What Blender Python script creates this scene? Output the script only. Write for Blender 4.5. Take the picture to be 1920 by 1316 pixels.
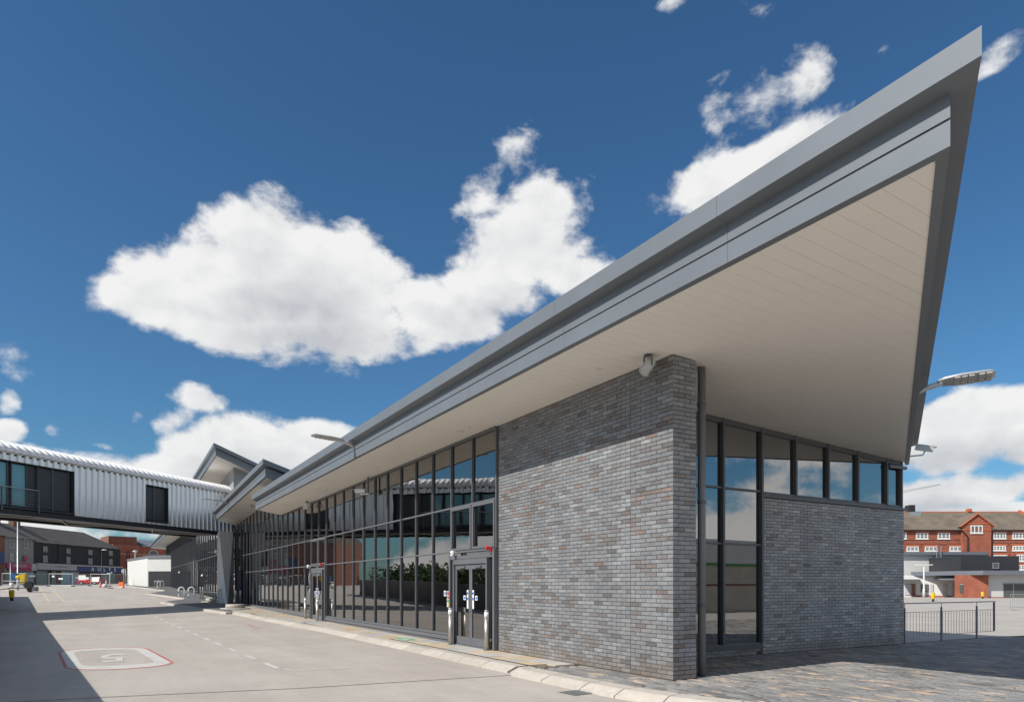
import bpy, bmesh, math, random
from mathutils import Vector, Matrix, Euler, noise as mnoise

for o in list(bpy.data.objects):
    bpy.data.objects.remove(o, do_unlink=True)
S = bpy.context.scene
COL = S.collection
R = math.radians
random.seed(11)

# ------------------------------------------------------------------ camera
# metres; Y runs along the long facade, X into the building; brick corner at 0,0
TH = math.atan(751 / 1281.0)
AX = Vector((math.sin(TH), math.cos(TH), 0)); RT = Vector((math.cos(TH), -math.sin(TH), 0))
CAM = Vector((-8.060, -8.450, 1.578)); FPX = 1281.0; YH = 1097.0
cd = bpy.data.cameras.new('camera'); cam = bpy.data.objects.new('camera', cd); COL.objects.link(cam)
cam.location = CAM; cam.rotation_euler = (R(90), 0, -TH)
cd.sensor_width = 36; cd.sensor_fit = 'HORIZONTAL'; cd.lens = FPX / 1920 * 36
cd.shift_y = (YH - 658) / 1920; cd.clip_start = 0.1; cd.clip_end = 6000
S.camera = cam

# ------------------------------------------------------------------ light
SUN_DIR = Vector((0.9976, 0.0698, 0)).normalized() * math.cos(R(39.2)) + Vector((0, 0, -math.sin(R(39.2))))
sl = bpy.data.lights.new('sun', 'SUN'); sl.energy = 4.9; sl.angle = R(0.55); sl.color = (1, 0.955, 0.885)
so = bpy.data.objects.new('sun', sl); COL.objects.link(so)
so.rotation_euler = SUN_DIR.to_track_quat('-Z', 'Y').to_euler(); so.location = (-30, 0, 40)
S.view_settings.view_transform = 'Standard'; S.view_settings.look = 'None'
S.view_settings.exposure = 0.0; S.view_settings.gamma = 1; S.view_settings.use_curve_mapping = False
S.render.engine = 'CYCLES'
S.cycles.use_denoising = True
S.cycles.max_bounces = 7; S.cycles.diffuse_bounces = 4; S.cycles.glossy_bounces = 4
S.cycles.transmission_bounces = 4; S.cycles.transparent_max_bounces = 12
S.cycles.caustics_reflective = False; S.cycles.caustics_refractive = False
S.cycles.sample_clamp_indirect = 6

def ray(u, v): return AX + (u - 960) / FPX * RT - Vector((0, 0, (v - YH) / FPX))
def at(u, v, d): return CAM + d * ray(u, v)
def onx(u, v, x=0.0):
    r = ray(u, v); return CAM + r * ((x - CAM.x) / r.x)
def smooth(a, b, x):
    t = max(0, min(1, (x - a) / (b - a))); return t * t * (3 - 2 * t)
def G(x, y):                                   # the bus yard climbs gently to the north-west
    t = max(0.0, y - 12)
    g = 2.7e-4 * t * t if t < 30 else 0.243 + 0.0162 * (t - 30)
    return g * (1 - smooth(12, 45, x))
RD = -0.12                                     # road level below the pavement
def gp(u, v, dz=RD):                           # where a sight line meets the ground
    r = ray(u, v); t = 4.0
    while t < 400:
        p = CAM + r * t
        if p.z <= dz + G(p.x, p.y): return p
        t += 0.05
    return CAM + r * t

# ------------------------------------------------------------------ sky
W = bpy.data.worlds.new('World'); S.world = W; W.use_nodes = True
nt = W.node_tree; nt.nodes.clear(); N = nt.nodes.new; L = nt.links.new
out = N('ShaderNodeOutputWorld'); bg = N('ShaderNodeBackground'); L(bg.outputs[0], out.inputs[0])
sky = N('ShaderNodeTexSky'); sky.sky_type = 'NISHITA'; sky.sun_disc = False
sky.sun_elevation = R(39.2); sky.sun_rotation = math.atan2(-SUN_DIR.x, -SUN_DIR.y)
sky.air_density = 1.1; sky.dust_density = 0.8; sky.ozone_density = 2.6; sky.altitude = 100
SKYS = 0.075
bg.inputs[1].default_value = 1.0
tc = N('ShaderNodeTexCoord'); DIR = tc.outputs['Generated']
def math_(op, a, b=None, c=None, clamp=False):
    n = N('ShaderNodeMath'); n.operation = op; n.use_clamp = clamp
    for i, x in enumerate((a, b, c)):
        if x is None: continue
        if isinstance(x, (int, float)): n.inputs[i].default_value = x
        else: L(x, n.inputs[i])
    return n.outputs[0]
def vmath(op, a, b=None):
    n = N('ShaderNodeVectorMath'); n.operation = op
    for i, x in enumerate((a, b)):
        if x is None: continue
        if isinstance(x, (tuple, Vector)): n.inputs[i].default_value = tuple(x)
        else: L(x, n.inputs[i])
    return n.outputs['Value'] if op in ('LENGTH', 'DOT_PRODUCT') else n.outputs[0]
def noise_(vec, scale, detail=6, rough=0.55, lac=2.0, dist=0.0):
    n = N('ShaderNodeTexNoise'); L(vec, n.inputs['Vector']); n.inputs['Scale'].default_value = scale
    n.inputs['Detail'].default_value = detail; n.inputs['Roughness'].default_value = rough
    n.inputs['Lacunarity'].default_value = lac; n.inputs['Distortion'].default_value = dist
    return n
# warp the direction a little so that blob outlines billow
sp = N('ShaderNodeSeparateXYZ'); L(DIR, sp.inputs[0])
rxy = math_('MAXIMUM', math_('SQRT', math_('ADD', math_('MULTIPLY', sp.outputs[0], sp.outputs[0]), math_('MULTIPLY', sp.outputs[1], sp.outputs[1]))), 0.35)
inv = N('ShaderNodeVectorMath'); inv.operation = 'SCALE'; L(DIR, inv.inputs[0]); L(math_('DIVIDE', 1.0, rxy), inv.inputs['Scale'])
sq = N('ShaderNodeVectorMath'); sq.operation = 'MULTIPLY'; L(inv.outputs[0], sq.inputs[0]); sq.inputs[1].default_value = (1, 1, 1.25)
CQ = sq.outputs[0]
wn = noise_(CQ, 6.0, 3, 0.5)
wv = vmath('SUBTRACT', wn.outputs['Color'], (0.5, 0.5, 0.5))
sc_ = N('ShaderNodeVectorMath'); sc_.operation = 'SCALE'; L(wv, sc_.inputs[0]); sc_.inputs['Scale'].default_value = 0.06
DW = vmath('ADD', DIR, sc_.outputs[0])
# clouds seen above the station: centre (sight line), half width, half height, tilt, strength
CL = [(575, 515, 185, 88, 8, 1.0), (450, 545, 150, 95, 0, 1.0), (640, 590, 120, 85, -20, 1.0), (330, 590, 125, 46, 12, .95), (430, 600, 150, 60, 8, .95),
      (245, 550, 60, 22, 10, .72), (660, 640, 70, 40, 0, .85), (520, 625, 170, 40, 6, .8), (425, 510, 85, 42, -30, .85),
      (930, 520, 130, 85, -30, 1.0), (995, 450, 72, 84, -25, .92), (850, 590, 110, 62, 10, .9), (1040, 500, 75, 55, 0, .9),
      (985, 300, 80, 50, 25, .60), (1105, 330, 36, 66, 0, .58), (905, 350, 52, 36, -30, .60), (1020, 375, 66, 50, 0, .80), (1090, 520, 60, 36, -20, .85), (790, 560, 90, 60, 0, .85),
      (1420, 205, 95, 42, -22, .64), (1510, 145, 70, 36, -30, .62), (1345, 215, 36, 52, 0, .60),
      (1340, 330, 130, 48, -30, .82), (1470, 270, 110, 44, -28, .82), (1250, 375, 48, 40, -20, .64),
      (1690, 55, 38, 46, 30, .53), (1275, 8, 46, 22, 0, .53), (1885, 120, 70, 34, -20, .47), (1400, 20, 50, 26, 0, .5),
      (320, 782, 48, 24, -18, .66), (378, 752, 50, 20, 14, .70), (105, 805, 26, 22, 0, .6), (185, 829, 40, 11, 6, .6),
      (18, 688, 46, 30, 10, .74), (8, 745, 22, 24, 0, .6), (15, 803, 34, 16, 0, .62), (240, 770, 16, 16, 0, .52), (185, 605, 26, 10, 0, .5),
      (430, 870, 150, 66, -6, 1.0), (580, 840, 75, 48, 0, 1.0), (500, 880, 160, 66, 0, 1.0), (250, 900, 140, 44, 6, .9), (330, 880, 90, 45, 0, .95),
      (80, 870, 90, 32, 6, .6), (700, 960, 200, 110, 0, .9),
      (1850, 790, 110, 46, -4, 1.0), (1950, 770, 90, 34, 0, 1.0), (1765, 822, 72, 52, 0, 1.0), (1990, 850, 80, 22, 0, .85),
      (1745, 925, 110, 30, -4, .92), (1850, 915, 95, 22, -4, .85), (2050, 900, 100, 26, 0, .85), (1890, 950, 90, 16, 0, .82), (1780, 960, 90, 14, 0, .8),
      (60, 990, 110, 20, 4, .76), (260, 1010, 90, 16, 0, .6), (-60, 960, 90, 40, 0, .85)]
field = None; UP = Vector((0, 0, 1))
for (u, v, a, b, tilt, st) in CL:
    c = ray(u, v).normalized(); t = R(tilt)
    d1 = ray(u + a * math.cos(t), v + a * math.sin(t)).normalized() - c; d2 = ray(u - b * math.sin(t), v + b * math.cos(t)).normalized() - c
    f1 = (d1 - c * d1.dot(c)).normalized(); f2 = c.cross(f1).normalized(); l1 = d1.length; l2 = max(abs(d2.dot(f2)), .4 * d2.length)
    M = Matrix((f1, f2, c)).transposed()
    mp = N('ShaderNodeMapping'); mp.vector_type = 'TEXTURE'; L(DW, mp.inputs[0])
    mp.inputs['Location'].default_value = c; mp.inputs['Rotation'].default_value = M.to_euler()
    mp.inputs['Scale'].default_value = (1.42 * l1, 1.42 * l2, 0.35)
    d = vmath('LENGTH', mp.outputs[0])
    if st < .76: f = math_('SUBTRACT', (st - .42) * 1.15, math_('MULTIPLY', math_('MULTIPLY', d, d), .42))
    else: f = math_('ADD', math_('MULTIPLY', math_('SUBTRACT', 1.0, d), st), (st - 1) * 0.45)
    field = f if field is None else math_('SMOOTH_MAX', field, f, 0.16)
# the same broken cumulus elsewhere round the sky
flat = N('ShaderNodeVectorMath'); flat.operation = 'MULTIPLY'; L(DIR, flat.inputs[0]); flat.inputs[1].default_value = (1, 1, 2.4)
gn = noise_(flat.outputs[0], 3.6, 3, 0.5)
front = vmath('DOT_PRODUCT', DIR, tuple((AX + Vector((0, 0, 0.30))).normalized()))
mr = N('ShaderNodeMapRange'); L(front, mr.inputs[0]); mr.inputs[1].default_value = 0.72; mr.inputs[2].default_value = 0.60
mr.inputs[3].default_value = 0.0; mr.inputs[4].default_value = 1.0
hz = N('ShaderNodeMapRange'); L(sp.outputs[2], hz.inputs[0]); hz.inputs[1].default_value = 0.0; hz.inputs[2].default_value = 0.34; hz.inputs[3].default_value = 0.055; hz.inputs[4].default_value = 0.0
gf = math_('MULTIPLY', math_('SUBTRACT', math_('ADD', gn.outputs['Fac'], hz.outputs[0]), 0.495), 3.6)
gf = math_('SUBTRACT', gf, math_('MULTIPLY', math_('SUBTRACT', 1.0, mr.outputs[0]), 3.0))
field = math_('MAXIMUM', field, gf)
n1 = noise_(CQ, 8.5, 11, 0.56, 2.1, 0.15)
lit_off = vmath('ADD', CQ, (-0.012, -0.006, 0.020))
n2 = noise_(lit_off, 8.5, 5, 0.5, 2.1, 0.15); n3 = noise_(CQ, 8.5, 5, 0.5, 2.1, 0.15)
dens = math_('ADD', field, math_('MULTIPLY', math_('SUBTRACT', n1.outputs['Fac'], 0.5), 1.9))
al = N('ShaderNodeMapRange'); al.interpolation_type = 'SMOOTHSTEP'; L(dens, al.inputs[0])
al.inputs[1].default_value = 0.0; al.inputs[2].default_value = 0.35; al.inputs[3].default_value = 0; al.inputs[4].default_value = 0.98
rel = math_('MULTIPLY', math_('SUBTRACT', n3.outputs['Fac'], n2.outputs['Fac']), 2.2)
ls = noise_(CQ, 3.5, 3, 0.5)
lsv = math_('MULTIPLY', math_('SUBTRACT', ls.outputs['Fac'], 0.5), 1.1)
deep = math_('MULTIPLY', math_('MAXIMUM', math_('SUBTRACT', dens, 0.60), 0.0), -0.42)
shade = None                                            # greyer bases of the thicker clouds
for (u, v, a, b) in ((1850, 858, 150, 26), (1760, 948, 110, 16), (600, 640, 150, 36), (540, 575, 120, 40), (480, 905, 170, 34), (930, 590, 110, 36), (1960, 840, 90, 22), (240, 930, 150, 24)):
    c = ray(u, v).normalized(); d1 = ray(u + a, v).normalized() - c; d2 = ray(u, v + b).normalized() - c
    f1 = (d1 - c * d1.dot(c)).normalized(); f2 = c.cross(f1).normalized(); M = Matrix((f1, f2, c)).transposed()
    mp = N('ShaderNodeMapping'); mp.vector_type = 'TEXTURE'; L(DW, mp.inputs[0]); mp.inputs['Location'].default_value = c; mp.inputs['Rotation'].default_value = M.to_euler(); mp.inputs['Scale'].default_value = (1.6 * d1.length, 1.6 * d2.length, .35)
    q = math_('SUBTRACT', 1.0, vmath('LENGTH', mp.outputs[0]), None, True); shade = q if shade is None else math_('MAXIMUM', shade, q)
br = math_('ADD', math_('ADD', math_('ADD', 0.88, rel), lsv), math_('ADD', deep, math_('MULTIPLY', shade, -0.85)), None, True)
ramp = N('ShaderNodeMix'); ramp.data_type = 'RGBA'; L(br, ramp.inputs[0])
ramp.inputs[6].default_value = (0.56, 0.58, 0.615, 1); ramp.inputs[7].default_value = (0.90, 0.90, 0.895, 1)
skm = N('ShaderNodeMix'); skm.data_type = 'RGBA'; skm.blend_type = 'MULTIPLY'; skm.inputs[0].default_value = 1
L(sky.outputs[0], skm.inputs[6]); skm.inputs[7].default_value = (SKYS * 0.60, SKYS * 1.03, SKYS * 1.31, 1)
mix = N('ShaderNodeMix'); mix.data_type = 'RGBA'; L(al.outputs[0], mix.inputs[0])
L(skm.outputs[2], mix.inputs[6]); L(ramp.outputs[2], mix.inputs[7]); L(mix.outputs[2], bg.inputs[0])

# ------------------------------------------------------------------ materials
def mat(name, col, rough=0.6, metal=0.0, spec=0.5):
    m = bpy.data.materials.new(name); m.use_nodes = True
    b = m.node_tree.nodes['Principled BSDF']
    b.inputs['Base Color'].default_value = (*col, 1); b.inputs['Roughness'].default_value = rough
    b.inputs['Metallic'].default_value = metal; b.inputs['Specular IOR Level'].default_value = spec
    return m
def nodes(m):
    t = m.node_tree; return t, t.nodes, t.links, t.nodes['Principled BSDF']
def vary(m, scale=3.0, amt=0.12, bump=0.0, bscale=40, rvar=0.0, stretch=(1, 1, 1), coord='Object'):
    t, ns, lk, b = nodes(m)
    base = tuple(b.inputs['Base Color'].default_value)[:3]
    g = ns.new('ShaderNodeNewGeometry') if coord == 'World' else ns.new('ShaderNodeTexCoord')
    src = g.outputs['Position'] if coord == 'World' else g.outputs['Object']
    mp = ns.new('ShaderNodeMapping'); mp.inputs['Scale'].default_value = stretch; lk.new(src, mp.inputs[0])
    n = ns.new('ShaderNodeTexNoise'); n.inputs['Scale'].default_value = scale; n.inputs['Detail'].default_value = 7
    n.inputs['Roughness'].default_value = 0.62; lk.new(mp.outputs[0], n.inputs['Vector'])
    mx = ns.new('ShaderNodeMix'); mx.data_type = 'RGBA'
    rm = ns.new('ShaderNodeMapRange'); lk.new(n.outputs['Fac'], rm.inputs[0]); rm.inputs[1].default_value = .3; rm.inputs[2].default_value = .7
    lk.new(rm.outputs[0], mx.inputs[0])
    mx.inputs[6].default_value = (*[c * (1 - amt) for c in base], 1); mx.inputs[7].default_value = (*[min(1, c * (1 + amt)) for c in base], 1)
    lk.new(mx.outputs[2], b.inputs['Base Color'])
    if rvar:
        rr = ns.new('ShaderNodeMapRange'); lk.new(n.outputs['Fac'], rr.inputs[0])
        r0 = b.inputs['Roughness'].default_value; rr.inputs[3].default_value = r0 - rvar; rr.inputs[4].default_value = r0 + rvar
        lk.new(rr.outputs[0], b.inputs['Roughness'])
    if bump:
        n2 = ns.new('ShaderNodeTexNoise'); n2.inputs['Scale'].default_value = bscale; n2.inputs['Detail'].default_value = 5; lk.new(mp.outputs[0], n2.inputs['Vector'])
        bp = ns.new('ShaderNodeBump'); bp.inputs['Strength'].default_value = bump; bp.inputs['Distance'].default_value = 0.01
        lk.new(n2.outputs['Fac'], bp.inputs['Height']); lk.new(bp.outputs[0], b.inputs['Normal'])
    return m
def tinted(m, src):        # colour of each piece from its object colour or its 'Col' attribute, with grain on top
    t, ns, lk, b = nodes(m)
    if src == 'object': c = ns.new('ShaderNodeObjectInfo').outputs['Color']
    else:
        a = ns.new('ShaderNodeAttribute'); a.attribute_name = 'Col'; c = a.outputs['Color']
    return c
def brick_mat(name, src):
    m = mat(name, (.2, .2, .22), 0.5, 0, 0.5); t, ns, lk, b = nodes(m)
    c = tinted(m, src); g = ns.new('ShaderNodeNewGeometry')
    n = ns.new('ShaderNodeTexNoise'); n.inputs['Scale'].default_value = 14; n.inputs['Detail'].default_value = 6; lk.new(g.outputs['Position'], n.inputs['Vector'])
    rm = ns.new('ShaderNodeMapRange'); lk.new(n.outputs['Fac'], rm.inputs[0]); rm.inputs[1].default_value = .3; rm.inputs[2].default_value = .7
    rm.inputs[3].default_value = .84; rm.inputs[4].default_value = 1.15
    mx = ns.new('ShaderNodeMix'); mx.data_type = 'RGBA'; mx.blend_type = 'MULTIPLY'; mx.inputs[0].default_value = 1
    lk.new(c, mx.inputs[6]); lk.new(rm.outputs[0], mx.inputs[7])
    mp = ns.new('ShaderNodeMapping'); mp.inputs['Scale'].default_value = (1, 1, .28); lk.new(g.outputs['Position'], mp.inputs[0])
    ws = ns.new('ShaderNodeTexNoise'); ws.inputs['Scale'].default_value = 1.3; ws.inputs['Detail'].default_value = 7; ws.inputs['Roughness'].default_value = .65; lk.new(mp.outputs[0], ws.inputs['Vector'])
    wr = ns.new('ShaderNodeMapRange'); lk.new(ws.outputs['Fac'], wr.inputs[0]); wr.inputs[1].default_value = .3; wr.inputs[2].default_value = .7; wr.inputs[3].default_value = .84; wr.inputs[4].default_value = 1.12
    mz = ns.new('ShaderNodeMix'); mz.data_type = 'RGBA'; mz.blend_type = 'MULTIPLY'; mz.inputs[0].default_value = 1; lk.new(mx.outputs[2], mz.inputs[6]); lk.new(wr.outputs[0], mz.inputs[7])
    sx_ = ns.new('ShaderNodeSeparateXYZ'); lk.new(g.outputs['Position'], sx_.inputs[0])     # splashed dirt above the paving
    dz = ns.new('ShaderNodeMath'); dz.operation = 'ADD'; lk.new(sx_.outputs[2], dz.inputs[0]); dm = ns.new('ShaderNodeMath'); dm.operation = 'MULTIPLY_ADD'; lk.new(ws.outputs['Fac'], dm.inputs[0]); dm.inputs[1].default_value = 1.1; dm.inputs[2].default_value = -.55; lk.new(dm.outputs[0], dz.inputs[1])
    dr = ns.new('ShaderNodeMapRange'); lk.new(dz.outputs[0], dr.inputs[0]); dr.inputs[1].default_value = .05; dr.inputs[2].default_value = .34; dr.inputs[3].default_value = .5; dr.inputs[4].default_value = 0
    m9 = ns.new('ShaderNodeMix'); m9.data_type = 'RGBA'; lk.new(dr.outputs[0], m9.inputs[0]); lk.new(mz.outputs[2], m9.inputs[6]); m9.inputs[7].default_value = (.21, .165, .13, 1); lk.new(m9.outputs[2], b.inputs['Base Color'])
    n2 = ns.new('ShaderNodeTexNoise'); n2.inputs['Scale'].default_value = 90; n2.inputs['Detail'].default_value = 5; lk.new(g.outputs['Position'], n2.inputs['Vector'])
    bp = ns.new('ShaderNodeBump'); bp.inputs['Strength'].default_value = .5; bp.inputs['Distance'].default_value = .004
    lk.new(n2.outputs['Fac'], bp.inputs['Height']); lk.new(bp.outputs[0], b.inputs['Normal'])
    return m
def paving_mat(name, src, sand=0.0, rough=.75):
    m = mat(name, (.2, .2, .2), rough); t, ns, lk, b = nodes(m)
    c = tinted(m, src); g = ns.new('ShaderNodeNewGeometry')
    n = ns.new('ShaderNodeTexNoise'); n.inputs['Scale'].default_value = 22; n.inputs['Detail'].default_value = 6; lk.new(g.outputs['Position'], n.inputs['Vector'])
    rm = ns.new('ShaderNodeMapRange'); lk.new(n.outputs['Fac'], rm.inputs[0]); rm.inputs[3].default_value = .72; rm.inputs[4].default_value = 1.28
    mx = ns.new('ShaderNodeMix'); mx.data_type = 'RGBA'; mx.blend_type = 'MULTIPLY'; mx.inputs[0].default_value = 1
    lk.new(c, mx.inputs[6]); lk.new(rm.outputs[0], mx.inputs[7]); res = mx.outputs[2]
    if sand:
        mp = ns.new('ShaderNodeMapping'); mp.inputs['Scale'].default_value = (1.6, .55, 1); lk.new(g.outputs['Position'], mp.inputs[0])
        s1 = ns.new('ShaderNodeTexNoise'); s1.inputs['Scale'].default_value = 2.4; s1.inputs['Detail'].default_value = 8; s1.inputs['Roughness'].default_value = .7
        lk.new(mp.outputs[0], s1.inputs['Vector'])
        sr = ns.new('ShaderNodeMapRange'); lk.new(s1.outputs['Fac'], sr.inputs[0]); sr.inputs[1].default_value = .54; sr.inputs[2].default_value = .62; sr.inputs[4].default_value = sand
        m2 = ns.new('ShaderNodeMix'); m2.data_type = 'RGBA'; lk.new(sr.outputs[0], m2.inputs[0]); lk.new(res, m2.inputs[6]); m2.inputs[7].default_value = (.66, .46, .30, 1)
        s2 = ns.new('ShaderNodeTexNoise'); s2.inputs['Scale'].default_value = .8; s2.inputs['Detail'].default_value = 5; lk.new(g.outputs['Position'], s2.inputs['Vector'])
        r2 = ns.new('ShaderNodeMapRange'); lk.new(s2.outputs['Fac'], r2.inputs[0]); r2.inputs[1].default_value = .45; r2.inputs[2].default_value = .7; r2.inputs[4].default_value = .45
        m3 = ns.new('ShaderNodeMix'); m3.data_type = 'RGBA'; lk.new(r2.outputs[0], m3.inputs[0]); lk.new(m2.outputs[2], m3.inputs[6]); m3.inputs[7].default_value = (.40, .385, .36, 1)
        res = m3.outputs[2]
    lk.new(res, b.inputs['Base Color'])
    n2 = ns.new('ShaderNodeTexNoise'); n2.inputs['Scale'].default_value = 120; lk.new(g.outputs['Position'], n2.inputs['Vector'])
    bp = ns.new('ShaderNodeBump'); bp.inputs['Strength'].default_value = .4; bp.inputs['Distance'].default_value = .004
    lk.new(n2.outputs['Fac'], bp.inputs['Height']); lk.new(bp.outputs[0], b.inputs['Normal'])
    return m
def glass_mat(name, tint, base=0.16, ior=1.5, wob=0.03):
    m = bpy.data.materials.new(name); m.use_nodes = True; t = m.node_tree; t.nodes.clear(); ns = t.nodes; lk = t.links
    o = ns.new('ShaderNodeOutputMaterial'); mx = ns.new('ShaderNodeMixShader'); tr = ns.new('ShaderNodeBsdfTransparent'); gl = ns.new('ShaderNodeBsdfGlossy')
    tr.inputs[0].default_value = (*tint, 1); gl.inputs['Roughness'].default_value = 0.0; gl.inputs[0].default_value = (.97, .95, .93, 1)
    fr = ns.new('ShaderNodeFresnel'); fr.inputs[0].default_value = ior
    ma = ns.new('ShaderNodeMath'); ma.operation = 'ADD'; ma.use_clamp = True; lk.new(fr.outputs[0], ma.inputs[0]); ma.inputs[1].default_value = base
    lk.new(ma.outputs[0], mx.inputs[0]); lk.new(tr.outputs[0], mx.inputs[1]); lk.new(gl.outputs[0], mx.inputs[2]); lk.new(mx.outputs[0], o.inputs[0])
    if wob:
        g = ns.new('ShaderNodeNewGeometry'); n = ns.new('ShaderNodeTexNoise'); n.inputs['Scale'].default_value = 1.3; n.inputs['Detail'].default_value = 1; lk.new(g.outputs['Position'], n.inputs['Vector'])
        bp = ns.new('ShaderNodeBump'); bp.inputs['Strength'].default_value = wob; bp.inputs['Distance'].default_value = .1
        lk.new(n.outputs['Fac'], bp.inputs['Height']); lk.new(bp.outputs[0], gl.inputs['Normal'])
    return m
def concrete_mat():
    m = mat('yard_concrete', (.46, .43, .395), .85, 0, .3); t, ns, lk, b = nodes(m)
    g = ns.new('ShaderNodeNewGeometry'); P = g.outputs['Position']
    def nz(s, d, r, st=None):
        n = ns.new('ShaderNodeTexNoise'); n.inputs['Scale'].default_value = s; n.inputs['Detail'].default_value = d; n.inputs['Roughness'].default_value = r
        if st:
            mp = ns.new('ShaderNodeMapping'); mp.inputs['Scale'].default_value = st; lk.new(P, mp.inputs[0]); lk.new(mp.outputs[0], n.inputs['Vector'])
        else: lk.new(P, n.inputs['Vector'])
        return n.outputs['Fac']
    def rng(f, a, b_, c, d):
        r = ns.new('ShaderNodeMapRange'); lk.new(f, r.inputs[0])
        for i, x in enumerate((a, b_, c, d)): r.inputs[i + 1].default_value = x
        return r.outputs[0]
    def mul(col, f):
        x = ns.new('ShaderNodeMix'); x.data_type = 'RGBA'; x.blend_type = 'MULTIPLY'; x.inputs[0].default_value = 1; lk.new(col, x.inputs[6]); lk.new(f, x.inputs[7]); return x.outputs[2]
    c0 = ns.new('ShaderNodeMix'); c0.data_type = 'RGBA'; lk.new(rng(nz(.35, 6, .6), .35, .68, 0, 1), c0.inputs[0])
    c0.inputs[6].default_value = (.450, .402, .352, 1); c0.inputs[7].default_value = (.515, .470, .420, 1)
    c = mul(c0.outputs[2], rng(nz(1.1, 9, .72, (1, .16, 1)), .3, .75, .86, 1.07))      # tyre-wise streaks
    c = mul(c, rng(nz(38, 4, .7, (.06, 1, 1)), .3, .7, .96, 1.03))                      # brushed finish across the yard
    c = mul(c, rng(nz(5.5, 8, .75), .30, .46, .86, 1.0))                                # blotches
    c = mul(c, rng(nz(170, 2, .5), .28, .36, .86, 1.0))
    st = ns.new('ShaderNodeMix'); st.data_type = 'RGBA'; lk.new(rng(nz(.9, 5, .6), .66, .76, 0, .45), st.inputs[0]); lk.new(c, st.inputs[6]); st.inputs[7].default_value = (.46, .36, .27, 1)
    dk = ns.new('ShaderNodeMix'); dk.data_type = 'RGBA'; lk.new(rng(nz(2.3, 6, .7), .68, .78, 0, .35), dk.inputs[0]); lk.new(st.outputs[2], dk.inputs[6]); dk.inputs[7].default_value = (.26, .24, .22, 1)
    lk.new(dk.outputs[2], b.inputs['Base Color'])
    bp = ns.new('ShaderNodeBump'); bp.inputs['Strength'].default_value = .35; bp.inputs['Distance'].default_value = .004
    lk.new(nz(60, 5, .7, (.1, 1, 1)), bp.inputs['Height']); lk.new(bp.outputs[0], b.inputs['Normal'])
    return m

M = {}
M['concrete'] = concrete_mat()
M['kerb'] = vary(mat('kerb_concrete', (.50, .455, .395), .85, 0, .3), 6, .12, .5, 90, coord='World')
t_, n_s, l_k, b_ = nodes(M['kerb']); o_ = n_s.new('ShaderNodeObjectInfo'); r_ = n_s.new('ShaderNodeMapRange'); l_k.new(o_.outputs['Random'], r_.inputs[0]); r_.inputs[3].default_value = .86; r_.inputs[4].default_value = 1.08
x_ = n_s.new('ShaderNodeMix'); x_.data_type = 'RGBA'; x_.blend_type = 'MULTIPLY'; x_.inputs[0].default_value = 1; l_k.new(b_.inputs['Base Color'].links[0].from_socket, x_.inputs[6]); l_k.new(r_.outputs[0], x_.inputs[7]); l_k.new(x_.outputs[2], b_.inputs['Base Color'])
M['joint'] = mat('joint_sealant', (.12, .10, .085), .9)
M['mortar'] = vary(mat('brown_mortar', (.088, .072, .060), .9), 30, .2, .6, 150, coord='World')
M['brick'] = brick_mat('grey_brick', 'object'); M['brick_field'] = brick_mat('grey_brick_field', 'attr')
M['block'] = paving_mat('paving_block', 'object', .85); M['block_field'] = paving_mat('paving_block_field', 'attr', .85)
M['flag'] = paving_mat('paving_flag', 'object', 0)
M['sandbed'] = vary(mat('sand_bed', (.20, .16, .12), .95), 9, .35, .6, 160, coord='World')
M['fascia'] = vary(mat('fascia_grey', (.175, .192, .212), .5, .25, .5), .8, .06, 0, 40, .05, coord='World')
M['frame'] = vary(mat('frame_grey', (.125, .13, .142), .45), 2, .06, coord='World')
M['mull'] = mat('mullion_grey', (.075, .08, .088), .45)
M['soffit'] = vary(mat('soffit_white', (.90, .85, .775), .5, 0, .4), .5, .035, coord='World')
M['pipegrey'] = mat('pipe_grey', (.19, .195, .205), .4)
M['railgrey'] = mat('rail_grey', (.34, .335, .33), .5, .3)
M['gap'] = mat('shadow_gap', (.03, .03, .03), .8)
M['glass'] = glass_mat('facade_glass', (.10, .11, .11), .20, 1.52, .012)
M['glass_side'] = glass_mat('side_glass', (.16, .18, .18), .30, 1.52, .006)
M['inner'] = mat('interior_dark', (.10, .10, .10), .8)
M['inner_floor'] = mat('interior_floor', (.16, .155, .15), .5)
M['steel'] = vary(mat('stainless_steel', (.50, .475, .44), .45, .85), 3, .06, 0, 40, .06)
M['reflective'] = mat('reflective_band', (.75, .77, .78), .4)
M['galv'] = vary(mat('galvanised_steel', (.48, .49, .50), .45, .8), 14, .12)
M['alu'] = vary(mat('profiled_aluminium', (.82, .81, .79), .40, .85), 1.2, .04, 0, 40, .04, coord='World')
M['aluroof'] = vary(mat('roof_sheet', (.86, .84, .82), .45, .0), 1.5, .05, coord='World')
M['black'] = mat('black_paint', (.022, .022, .024), .5)
M['dkpanel'] = vary(mat('dark_louvre', (.045, .047, .052), .5), 2, .08)
M['lightsteel'] = mat('pale_steel', (.42, .40, .37), .6)
M['white'] = vary(mat('white_render', (.60, .59, .565), .8), 1.5, .05, coord='World')
M['whitegloss'] = mat('white_plastic', (.78, .77, .74), .35)
M['silver'] = mat('silver_paint', (.50, .52, .52), .35, .3)
M['red'] = mat('red_plastic', (.55, .02, .025), .35)
M['yellow'] = mat('yellow_paint', (.72, .50, .02), .4)
M['orange'] = mat('orange_plastic', (.85, .16, .04), .5)
M['blue'] = mat('blue_paint', (.02, .10, .28), .5)
M['paintw'] = vary(mat('road_paint_white', (.60, .58, .54), .8), 9, .12, coord='World')
M['paintr'] = vary(mat('road_paint_red', (.48, .10, .085), .8), 12, .25, coord='World')
M['painty'] = vary(mat('road_paint_yellow', (.60, .50, .32), .8), 12, .15, coord='World')
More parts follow.
